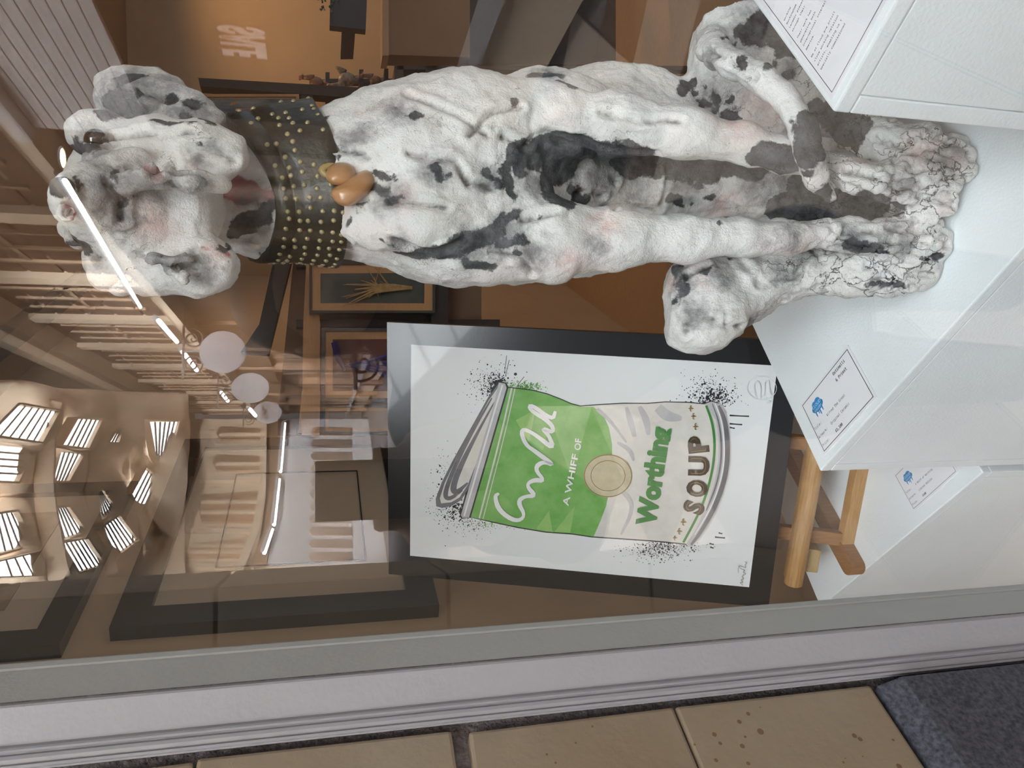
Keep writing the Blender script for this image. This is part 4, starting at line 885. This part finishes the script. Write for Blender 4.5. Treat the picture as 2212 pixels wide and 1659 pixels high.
# roof lining behind the roof lights
def lining(name, pts):
    o = mesh(name, *prism([va(x, y, Y) for x, y, Y in pts], (0,-.2,.2)), ST); tag(o, kind='structure')
lining('wall_arcade_far', [(-400,700,34),(420,700,34),(420,1400,34),(-400,1400,34)])
SKL += [(-200,900,8.2),(-200,1000,8.4),(-200,1180,8.6),(400,930,23.5),(330,1150,20.5)]
gxs, gys = np.linspace(-320, 400, 34), np.linspace(845, 1262, 24); vs, fs = [], []
for x in gxs:
    for y in gys:
        wts = np.array([1/((x-a)**2+(y-b)**2+900) for a, b, _ in SKL])**1.6; Yd = float((wts*np.array([c for *_, c in SKL])).sum()/wts.sum())
        vs.append(va(x, y, Yd*1.0+.55))
ng = len(gys)
for i in range(len(gxs)-1):
    for j in range(ng-1): fs.append([i*ng+j, i*ng+j+1, (i+1)*ng+j+1, (i+1)*ng+j])
vl = mesh('ceiling_vault', vs, fs, ST, smooth=True); tag(vl, kind='structure'); sm = vl.modifiers.new('thick', 'SOLIDIFY'); sm.thickness = .15
RIBS = [[(112,868,10.6),(98,950,10.8),(96,1040,10.9),(100,1100,10.6),(118,1190,10.4),(128,1248,10.2)],[(226,905,14.8),(205,970,14.9),(196,1040,14.6),(200,1110,14),(222,1180,13.6),(240,1240,13.4)],[(268,925,18.6),(268,990,18.9),(272,1060,18.6),(300,1140,17.4),(316,1180,17)]]
for r in RIBS:
    q = np.array([va(*p) for p in r]); vs, fs = tube(q, .12, 6); o = mesh('trim_3', vs, fs, ST, smooth=True); tag(o, kind='structure')
# long runs of roof glazing overhead, nearer than the mirror shows
for k, (x0, y0, x1, y1) in enumerate(((-3.9,-.8,-.9,-4.6),(-3.9,-5.0,-.9,-7.4),(-.75,-2.6,.75,-5.0),(-.75,-5.4,.75,-7.8))):
    win_n[0] += 1; z0, z1 = (5.6, 6.4) if x0 < 0 else (6.4, 5.6); root = empty('window_%d' % win_n[0], ((x0+x1)/2, (y0+y1)/2, 6), kind='structure')
    for i in range(6):
        a, b = y0+(y1-y0)*i/6, y0+(y1-y0)*(i+1)/6
        slab('pane', [(x0,a,z0),(x1,a,z1),(x1,b,z1),(x0,b,z0)], (0,0,.01), SKYP, root); mesh('glazing_bar', *tube([(x0,a,z0-.03),(x1,a,z1-.03)], .028, 4), BAR, root)
# --- right hand side of the arcade as mirrored
XR = 2.7
rf = empty('wall_arcade', mir((XR,10,0)), kind='structure')
def vb(name, x0, x1, y0, y1, z0, z1, m_, par, bevel=0.):
    a, b = mir((x0, y1, z0)), None; return box(name, a, (x1-x0,0,0), (0,y1-y0,0), (0,0,z1-z0), m_, par, bevel)
ST3 = mat('arcade_stone_brown', (.13,.08,.05), .8, .2, vary=.35, scale=3)
vb('upper_wall', XR, XR+.3, 1.2, 28, 3.2, 7.0, ST3, rf)
for z in (3.75,4.15,4.55,4.95,5.35,5.75): vb('string_course', XR-.02, XR, 1.2, 28, z, z+.36, ST3, rf, .006)
vb('cornice', XR-.35, XR, 3.2, 28, 3.42, 3.52, ST, rf); vb('cornice', XR-.22, XR, 3.2, 28, 3.52, 3.66, ST2, rf); vb('cornice', XR-.5, XR+.2, 1.2, 28, 5.9, 6.1, ST, rf); vb('cornice', XR-.35, XR+.2, 1.2, 28, 5.7, 5.9, ST2, rf)
vb('fascia', XR-.08, XR+.1, 1.2, 28, 2.55, 3.40, BRO, rf)
for k in range(11):
    y = 3.0+2.35*k; vb('pilaster', XR-.14, XR+.1, y, y+.28, 0, 3.42, ST3, rf); vb('upper_pilaster', XR-.1, XR, y, y+.3, 3.66, 5.7, ST, rf)
    vb('shop_window', XR+.02, XR+.08, y+.28, y+2.35, .68, 2.55, PANE_D, rf); vb('sill', XR-.16, XR+.06, y+.28, y+2.35, .60, .68, WPAINT, rf); vb('stall_riser', XR-.03, XR+.06, y+.28, y+2.35, .12, .60, ST, rf)
    for t in ((.85,1.5) if k else ()): vb('mullion', XR-.02, XR+.02, y+t, y+t+.06, .68, 2.55, BRO, rf)
    vb('upper_window', XR-.015, XR-.03+.02, y+.75, y+1.85, 4.0, 5.5, PANE_D, rf); vb('transom', XR-.04, XR-.01, y+.75, y+1.85, 4.72, 4.78, ST2, rf)
    for t in (.75,1.27,1.80): vb('window_bar', XR-.05, XR-.01, y+t, y+t+.06, 4.0, 5.5, ST2, rf)
# boarded fascia of the nearest shop, right
ss = empty('wall_boarding', mir((2.2,4,2.8)), kind='structure')
def vx(x, y, X): return mir(onplane(x, y, (X,0,0), (1,0,0)))
WB = mat('white_boarding', (.66,.62,.60), .35, .5, vary=.05, scale=4)
XB = 2.2; pe = vx(285,290,XB); zt_ = vx(85,290,XB)[2]; zb_ = vx(268,150,XB)[2]; nb_ = 10; bh = (zt_-zb_)/nb_
for k in range(nb_):
    box('board', (XB, pe[1], zb_+bh*k), (.03,0,0), (0,3.4,0), (0,0,bh-.005), WB, ss, bevel=.004)
box('top_moulding', (XB-.09, pe[1]-.03, zt_), (.12,0,0), (0,3.5,0), (0,0,.09), WB, ss, bevel=.02); box('backing', (XB+.031, pe[1], zb_), (.3,0,0), (0,3.4,0), (0,0,zt_-zb_+.09), BRO, ss)
# tube lamps along the cornice
def tlamp(p, q, r, label):
    g = empty('strip_lamp', (p+q)/2, label, 'lamp', 'strip lamps of the arcade'); mesh('tube', *tube([p, q], r, 8), TUBE, g); mesh('batten', *tube([p+np.array((.05,0,.05)), q+np.array((.05,0,.05))], r*1.1, 6), WPAINT, g)
tl = [((140,390),5.2,(303,663),9.1,.019),((343,693),10.0,(382,738),11.6,.03),((395,760),12.8,(425,800),15.0,.035),((478,848),18,(492,866),20,.04),((540,884),19.5,(552,898),20.6,.045)]
for k, (a, Ya, b, Yb, r) in enumerate(tl): tlamp(va(*a, Ya), va(*b, Yb), r, ('bright strip lamp mirrored across the raised muzzle','short strip lamp mirrored beside the scrolled sign bracket','strip lamp mirrored behind the largest round hanging sign','strip lamp mirrored beside the second round hanging sign','farthest strip lamp mirrored above the smallest round sign')[k])
# hanging signs
SIGNP = mat('sign_board', (.15,.135,.14), .5, vary=.05, scale=4); IRON = mat('wrought_iron', (.02,.015,.012), .5); SINK = mat('sign_ink', (.03,.03,.04), .5)
def hsign(x, y, r_px, ry_px, Y, lines, label):
    c = va(x, y, Y); k = Y/FPX; r1, r2 = r_px*k*1.0, ry_px*k
    g = empty('hanging_sign', c, label, 'sign', 'round hanging signs of the arcade'); n = 32
    ring = [c+np.array((r2*math.cos(2*math.pi*i/n), 0, r1*math.sin(2*math.pi*i/n))) for i in range(n)]
    slab('board', [p+np.array((0,-.02,0)) for p in ring], (0,.04,0), SIGNP, g); mesh('rim', *tube(ring, r2*.06, 6, closed=True), SIGNP, g)
    ex = np.array((-1.,0,0)); O = c+np.array((0,.021,0))      # readers in the arcade face the board from the shop side
    write('lettering', [(s, dx*r2, dy*r1, h*r1, 'CENTER', .02, 0, xs, SANS) for s, dx, dy, h, xs in lines], O, ex, (0,0,1), SINK, g, lift=.004)
    h = r1*.75; top = c+np.array((0,0,r1))
    mesh('hanger', *tube([top, top+np.array((0,0,h)), ], .018, 6), IRON, g); mesh('bracket', *tube([top+np.array((-.4,0,h)), top+np.array((.75,0,h))], .02, 6), IRON, g)
    sc_ = []
    for sgn in (-1,1):
        cc = top+np.array((sgn*.18,0,h*.45)); sc_.append(tube([cc+np.array((sgn*t*.012*math.cos(t),0,t*.012*math.sin(t))) for t in np.linspace(1, 13, 36)], .012, 4))
    vs, fs = join(sc_); mesh('scroll', vs, fs, IRON, g)
hsign(482,760,44,42,11.5,[('SATURDAY',0,.10,.40,.80),('3PM',-.15,-.32,.40,1.0)],'largest round hanging sign, on a scrolled iron bracket')
hsign(541,838,36,30,16.5,[('tanning',0,.22,.42,.9),('studio',0,-.30,.42,.9)],'second round hanging sign, reading tanning studio')
hsign(578,891,27,22,22.0,[],'smallest round hanging sign, farthest down the arcade')
hsign(828,740,34,34,6.5,[('BE ROYAL',0,.10,.28,.8)],'round shop sign low down, mirrored beside the print')
# SALE lettering across a window of the arcade
SALE = mat('window_vinyl', (.88,.84,.86), .5)
c1 = vx(562,60,XR-.012); g = empty('window_lettering', c1, 'large pale SALE lettering on an arcade shop window', 'lettering')
write('letters', [('SALE',0,0,.44,'LEFT',.045,0,.44,SANS)], c1, (0,-1,0), (0,0,1), SALE, g)
# --- far left face, bending across the end of the arcade
FD = unit((math.sin(math.radians(29)), math.cos(math.radians(29)), 0)); FN = np.array((FD[1], -FD[0], 0)); FO = np.array((-2.0,19.0,0))
def fp(x, y, d=0.):
    p = onplane(x, y, FO+FN*d, FN); return mir(p)
FNm = np.array((FN[0], -FN[1], 0))
lf = empty('wall_arcade_end', mir(FO+FD*5), kind='structure')
def fs_(name, pts, d, th, m_): return slab(name, [fp(x, y, d) for x, y in pts], -FNm*th, m_, lf)
fs_('wall', [(385,905),(300,1150),(255,1250),(1000,1250),(1000,905)], 0, .2, ST)
fs_('cornice', [(386,908),(392,946),(335,1130),(285,1205),(262,1250),(240,1250),(262,1205),(318,1120),(372,940)], .35, .5, ST2)
fs_('frieze', [(400,912),(402,945),(342,1150),(295,1250),(318,1250),(372,1160),(432,950),(430,912)], .06, .2, mat('frieze_dark', (.20,.145,.10), .7, vary=.2, scale=4))
for (a, b, c, d_) in ((410,432,955,985),(398,423,994,1025),(385,407,1046,1070),(367,393,1082,1108),(354,381,1117,1145),(327,362,1160,1173),(314,345,1176,1191),(297,328,1195,1210)):
    s = (a-b)*.10; fs_('frieze_panel', [(a+4,c),(a,d_),(b-4,d_),(b,c)], .10, .06, mat('frieze_panel', (.035,.025,.018), .6))
fs_('lower_cornice', [(563,905),(560,1050),(545,1140),(505,1235),(522,1240),(560,1145),(574,1050),(576,905)], .5, .6, ST)
for k, (x0, x1, y0, y1, s) in enumerate(((468,572,925,948,4),(460,568,985,1015,4),(428,556,1060,1127,-8),(378,528,1163,1203,-14))):
    P_ = [(x0+8,y0-s),(x0,(y0+y1)/2),(x0+8,y1),(x1,y1),(x1,y0)]
    fs_('arched_frame', [(x0-2,y0-10),(x0-14,(y0+y1)/2),(x0-2,y1+10),(x1+4,y1+10),(x1+4,y0-10)], .08, .1, mat('pale_trim', (.60,.48,.35), .7, vary=.1, scale=4)); fs_('arched_pane', P_, .14, .08, mat('brown_pane', (.20,.12,.07), .3, vary=.15, scale=3))
    for t in ((.33,.66) if y1-y0 > 35 else (.5,)): fs_('mullion', [(x0+6,y0+(y1-y0)*t-2),(x0+6,y0+(y1-y0)*t+2),(x1,y0+(y1-y0)*t+2),(x1,y0+(y1-y0)*t-2)], .20, .06, ST)
    fs_('pilaster', [(x0-30,y1+14),(x0-30,y1+22),(x1+20,y1+22),(x1+20,y1+14)], .12, .1, ST)
fs_('sign_fascia', [(578,905),(575,1050),(560,1120),(545,1215),(575,1215),(596,1120),(604,1030),(608,905)], .2, .1, BRO)
fs_('shopfront', [(614,905),(610,1030),(592,1140),(566,1215),(1000,1215),(1000,905)], .1, .1, WPAINT)
for k in range(11):
    y = 922+27*k; x = 672-(y-922)*.02
    fs_('shop_pane', [(x+6,y),(x,y+9),(x+6,y+18),(760,y+18),(760,y)], .14, .04, mat('shop_pane', (.20,.15,.12), .25, vary=.3, scale=1.5))
for k, (a, b) in enumerate((((615,915),(606,1019)),((603,1036),(592,1134)),((588,1144),(571,1195)))):
    tlamp(fp(*a, .45), fp(*b, .45), .045, ('strip lamp over the farthest shopfront, upper of three','strip lamp over the farthest shopfront, middle of three','strip lamp over the farthest shopfront, lowest of three')[k])
# plain stone pier that the mirror shows beside the frame
PV = 2.3; STP = mat('pale_pier_stone', (.80,.71,.58), .6, .3, col2=(.72,.63,.50), scale=10)
lp = empty('wall_pier', va(800,1300,PV), kind='structure'); xr = at(900,1243,PV)[0]; zs = [at(465,1300,PV)[2], at(970,1300,PV)[2]]; zz = [zs[1]-2*(zs[0]-zs[1]), zs[1]-(zs[0]-zs[1]), zs[1], zs[0]]
while zz[-1] < 2.9: zz.append(zz[-1]+zs[0]-zs[1])
zz[0] = max(zz[0], .0)
for a, b in zip(zz, zz[1:]):
    if b-a < .05: continue
    y_ = mir((0,PV,0))[1]; box('stone_block', (xr-1.3,y_-.45,a+.006), (1.3,0,0), (0,.45,0), (0,0,b-a-.012), STP, lp, bevel=.006)
box('mortar_core', (xr-1.29,y_-.44,0), (1.28,0,0), (0,.43,0), (0,0,2.9), MORTAR, lp)
# tiled arcade floor: large diamonds
TILE1 = mat('pale_tile', (.50,.40,.32), .35, .4, vary=.2, scale=5); TILE2 = mat('dark_tile', (.12,.065,.04), .35, .4, vary=.2, scale=5)
gf = empty('floor_arcade', (0,-5,0), kind='structure'); box('screed', (-4,-30,-.12), (9,0,0), (0,30.3,0), (0,0,.10), MORTAR, gf)
T = .42; tm = {}
for key, mm in ((0,TILE1),(1,TILE2)):
    me_ = bpy.data.meshes.new('tile'); vs, fs = prism([(-T+.004,0,0),(0,-T+.004,0),(T-.004,0,0),(0,T-.004,0)], (0,0,.02)); me_.from_pydata([tuple(map(float, v)) for v in vs], [], fs); me_.materials.append(mm); tm[key] = me_
for i in range(-8, 10):
    for j in range(0, 34):
        x = i*T*1.0; y = -.1-j*T
        if (i+j) % 2 or not (-2.2 < x < 2.9) or y < -8.5: continue
        o = bpy.data.objects.new('tile', tm[1 if (i % 4 in (0,) or (j % 6 == 0)) else 0]); COL.objects.link(o); o.location = (x, y, -.02); o.parent = gf; o.matrix_parent_inverse = Matrix.Translation(-world_loc(gf))
# ================================================================== collar, tag
LEATH = mat('collar_glaze', (.014,.011,.008), .45, .4, col2=(.040,.034,.017), scale=30, bump=.6, bscale=120, coat=.15); STUD = mat('stud_brass', (.40,.33,.18), .4, .5, metal=.3, vary=.3, scale=50)
TAGM = mat('amber_glaze', (.40,.195,.08), .3, .5, col2=(.30,.15,.05), scale=18, coat=.3, bump=.2); RINGM = mat('ring_glaze', (.38,.27,.09), .35, .5, vary=.3, scale=30)
RAD = [(512,416,128,.985),(560,412,131,.985),(610,408,134,.985),(660,407,138,.985),(700,406,140,.985)]
rows_, nseg = [], 72
for i, (x, y, r, Y) in enumerate(RAD):
    c, rr = prm(x, y, r, Y); rows_.append((c, rr))
ax_ = unit(rows_[-1][0]-rows_[0][0]); cu = unit(RGT-ax_*(RGT@ax_)); cv = np.cross(ax_, cu)     # cu to the picture's top, cv away / near
if cv @ FWD > 0: cv = -cv
def cpnt(s, th, d=0.):
    i = min(int(s*(len(rows_)-1)), len(rows_)-2); t = s*(len(rows_)-1)-i; c = rows_[i][0]*(1-t)+rows_[i+1][0]*t; r = rows_[i][1]*(1-t)+rows_[i+1][1]*t
    bow = .045*max(0, math.sin(th-.42))**1.3*(1-.55*s)
    return c + ax_*bow + (cu*math.cos(th)+cv*math.sin(th))*(r+.012+.008*s+d+.003*math.sin(3*th+2*s)+.002*math.sin(7*th))
vs, fs = [], []
prof = [(0,-.012),(0,0),(.02,.004),(.25,.003),(.27,.0),(.29,.003),(.5,.003),(.75,.003),(.97,.004),(1.,0),(1.,-.016)]
for s, d in prof:
    for k in range(nseg): vs.append(cpnt(s, 2*math.pi*k/nseg, d))
for i in range(len(prof)-1):
    for k in range(nseg): fs.append([i*nseg+k, i*nseg+(k+1) % nseg, (i+1)*nseg+(k+1) % nseg, (i+1)*nseg+k])
col_ = mesh('collar', vs, fs, LEATH, dog, smooth=True)
sb = bpy.data.meshes.new('stud'); b_ = bmesh.new(); bmesh.ops.create_icosphere(b_, subdivisions=2, radius=.0033)
for f in b_.faces: f.smooth = True
b_.to_mesh(sb); b_.free(); sb.materials.append(STUD)
random.seed(9)
for i, s in enumerate((.16,.30,.45,.60,.75,.90)):
    for k in range(26):
        th = math.pi*(-.05+1.1*k/25)+random.uniform(-.03,.03)+(.02 if i % 2 else 0)
        if abs(th-math.pi*.50) < .12 and s > .6: continue
        if random.random() < .45 and th < 1.4: continue
        p = cpnt(s+random.uniform(-.025,.025), th, .0022); o = bpy.data.objects.new('stud', sb); COL.objects.link(o); o.location = Vector(p); o.parent = col_; o.matrix_parent_inverse = Matrix.Translation(-world_loc(col_))
p_, r_ = prm(690,405,1.,.80)
def lump(name, pts, m_, th): 
    q = np.array(pts, float)
    for _ in range(2): q = np.stack([.75*q+.25*np.roll(q,-1,0), .25*q+.75*np.roll(q,-1,0)], 1).reshape(-1, 2)
    c = q.mean(0); vs, fs = [], []; n = len(q); Yt = TAGY
    lay = [(1.0,.3),(1.0,-.2),(.86,-.75),(.55,-1.0),(.2,-1.08)]
    for sc_, d in lay:
        for x, y in c+(q-c)*sc_: vs.append(at(x, y, Yt+d*th))
    for i in range(len(lay)-1):
        for k in range(n): fs.append([i*n+k, i*n+(k+1)%n, (i+1)*n+(k+1)%n, (i+1)*n+k])
    fs.append(list(range((len(lay)-1)*n, len(lay)*n))); fs.append(list(range(n)))
    return mesh(name, vs, fs, m_, dog, smooth=True)
h_ = hit(760,405); TAGY = h_[1]-.002
t_ = lump('tag_lobe', [(702,378),(712,354),(745,349),(768,362),(772,392),(748,402),(722,400),(706,392)], TAGM, .014); t_['label'] = 'smaller lobe of the amber tag'
TAGY -= .003; t_ = lump('tag_lobe', [(716,428),(714,408),(740,396),(764,378),(792,364),(808,378),(812,394),(795,420),(762,445),(736,446)], TAGM, .017); t_['label'] = 'larger lobe of the amber tag'
rp_ = [cpnt(.80, math.pi*.52, .006+.0)+ (at(690+22*math.cos(t)*.9, 404+10*math.sin(t), .82)-at(690,404,.82)) for t in np.linspace(0, 2*math.pi, 15)[:-1]]
mesh('tag_ring', *tube(rp_, .0045, 8, closed=True), RINGM, dog, smooth=True)
# ================================================================== the photographer, seen only as a dim reflection in the pane
def sdf_mesh(name, lo, hi, cs, caps, m_, parent, k=.02):
    """one continuous skin over tapered limbs: (point, radius, point, radius)"""
    global FLD, GO, GN, CS, gx, gyy, gz
    lo, hi = np.array(lo, float), np.array(hi, float); GO, CS = lo, cs; GN = tuple(((hi-lo)/cs).astype(int))
    gx, gyy, gz = [(GO[i]+CS*np.arange(GN[i])).astype(np.float32) for i in range(3)]; FLD = np.full(GN, 1.0, np.float32)
    for a, ra, b, rb in caps:
        a, b = np.array(a, float), np.array(b, float); R_ = max(ra, rb)+k*1.5+cs*2; W = window(np.minimum(a, b)-R_, np.maximum(a, b)+R_)
        if W is None: continue
        s, X, Y_, Z = W; ba = b-a; t = np.clip(((X-a[0])*ba[0]+(Y_-a[1])*ba[1]+(Z-a[2])*ba[2])/(float(ba@ba)+1e-9), 0, 1)
        smin(s, np.sqrt((X-a[0]-ba[0]*t)**2+(Y_-a[1]-ba[1]*t)**2+(Z-a[2]-ba[2]*t)**2)-(ra+(rb-ra)*t), min(k, .5*max(ra, rb)))
    V_, Q_ = surface_nets(FLD); return mesh(name, list(V_), Q_[(Q_ >= 0).all(1)], m_, parent, smooth=True)
SKIN = mat('skin', (.50,.30,.21), .55, .3); COAT = mat('dark_coat', (.010,.010,.013), .9, .1); JEAN = mat('dark_trousers', (.012,.014,.022), .9, .1); HAIR = mat('brown_hair', (.035,.018,.010), .6); SHOE = mat('black_shoe', (.012,.012,.012), .5)
X0, Y0 = .30, -.52
man = empty('person', (X0, Y0, 0), 'person in dark clothes holding a phone up to the window, seen as a dim reflection', 'person')
hd = np.array((X0+.02, Y0+.02, 1.56)); sh_ = {s: np.array((X0+s*.19, Y0, 1.36)) for s in (-1, 1)}
wr = {-1: np.array((-.040, -.085, 1.36)), 1: np.array((.05, -.09, 1.36))}; el_ = {-1: np.array((X0-.36, Y0+.16, 1.18)), 1: np.array((X0+.20, Y0+.24, 1.15))}
bc = [(hd+(0,0,.03), .085, hd+(0,.02,-.045), .068), (hd+(0,.062,-.01), .012, hd+(0,.088,-.03), .013), (hd+(0,.05,-.075), .028, hd+(0,.045,-.08), .028), (hd+(0,-.01,-.08), .055, (X0,Y0,1.37), .062), (hd+(-.082,-.005,-.01), .014, hd+(-.082,-.005,.02), .016), (hd+(.082,-.005,-.01), .014, hd+(.082,-.005,.02), .016),
      ((X0,Y0,1.30), .13, (X0,Y0,1.0), .12), ((X0-.1,Y0,1.32), .08, (X0+.1,Y0,1.32), .08), ((X0-.09,Y0,.92), .11, (X0+.09,Y0,.92), .11)]
for s in (-1, 1):
    bc += [(sh_[s], .055, el_[s], .042), (el_[s], .042, wr[s], .028), ((X0+s*.09,Y0,.88), .088, (X0+s*.10,Y0+.01,.48), .058), ((X0+s*.10,Y0+.01,.48), .056, (X0+s*.10,Y0-.02,.08), .038), ((X0+s*.10,Y0-.04,.045), .035, (X0+s*.11,Y0+.12,.03), .028)]
    p = wr[s]; q = np.array((-.044 if s < 0 else .038, -.032, 1.44)); bc.append((p, .030, q, .026))
    for i in range(4):      # fingers behind the phone, thumb in front of its edge
        b0 = q+np.array((-.002*s, .004, -.012+.020*i)); b1 = b0+np.array((.022 if s < 0 else -.022, .012, .004)); b2 = b1+np.array((.022 if s < 0 else -.022, .002, .002*(i-1.5))); bc += [(b0, .0095, b1, .0085), (b1, .0085, b2, .0075)]
    bc += [(q+np.array((0,-.005,-.02)), .011, q+np.array((.012 if s < 0 else -.012, .008, -.045)), .0095)]
sdf_mesh('body', (X0-.55,Y0-.25,0.0), (X0+.45,.02,1.72), .009, bc, SKIN, man, .018)
jc = [((X0,Y0,1.30), .165, (X0,Y0,1.02), .165), ((X0-.13,Y0,1.33), .085, (X0+.13,Y0,1.33), .085), ((X0-.10,Y0,.84), .14, (X0+.10,Y0,.84), .14), ((X0-.10,Y0,.62), .135, (X0+.10,Y0,.62), .135), ((X0,Y0,1.36), .085, (X0,Y0,1.43), .07)]
for s in (-1, 1): jc += [(sh_[s], .078, el_[s], .062), (el_[s], .062, wr[s]*.92+el_[s]*.08, .044)]
sdf_mesh('jacket', (X0-.60,Y0-.30,.45), (X0+.50,.02,1.52), .012, jc, COAT, man, .04)
tc = []
for s in (-1, 1): tc += [((X0+s*.09,Y0,.80), .10, (X0+s*.10,Y0+.01,.48), .075), ((X0+s*.10,Y0+.01,.48), .075, (X0+s*.10,Y0-.02,.10), .062)]
sdf_mesh('trousers', (X0-.3,Y0-.25,.03), (X0+.3,Y0+.25,.95), .014, tc, JEAN, man, .03)
for s in (-1, 1): sdf_mesh('shoe', (X0+s*.11-.09,Y0-.14,.0), (X0+s*.11+.09,Y0+.24,.14), .009, [((X0+s*.10,Y0-.045,.052), .045, (X0+s*.115,Y0+.14,.042), .038)], SHOE, man, .01)
sdf_mesh('hair', hd-np.array((.15,.15,.16)), hd+np.array((.15,.15,.18)), .008, [(hd+(0,-.012,.045), .092, hd+(0,-.035,.02), .09), (hd+(-.06,-.03,0), .04, hd+(-.06,-.035,-.06), .03), (hd+(.06,-.03,0), .04, hd+(.06,-.035,-.06), .03), (hd+(0,-.06,0), .06, hd+(0,-.06,-.08), .045)], HAIR, man, .02)
ph = empty('mobile_phone', (0, -.012, 1.50), 'dark phone held upright against the window, seen as a dim reflection', 'phone')
box('body', (-.034,-.016,1.409), (.062,0,0), (0,.009,0), (0,0,.147), mat('phone_black', (.008,.008,.009), .25, .5), ph, bevel=.004); box('screen', (-.031,-.0172,1.413), (.056,0,0), (0,.001,0), (0,0,.138), mat('phone_screen', (.02,.02,.025), .1, .5), ph)
box('camera_bump', (-.014,-.0072,1.530), (.026,0,0), (0,.0012,0), (0,0,.020), mat('lens_rim', (.03,.03,.03), .2), ph)
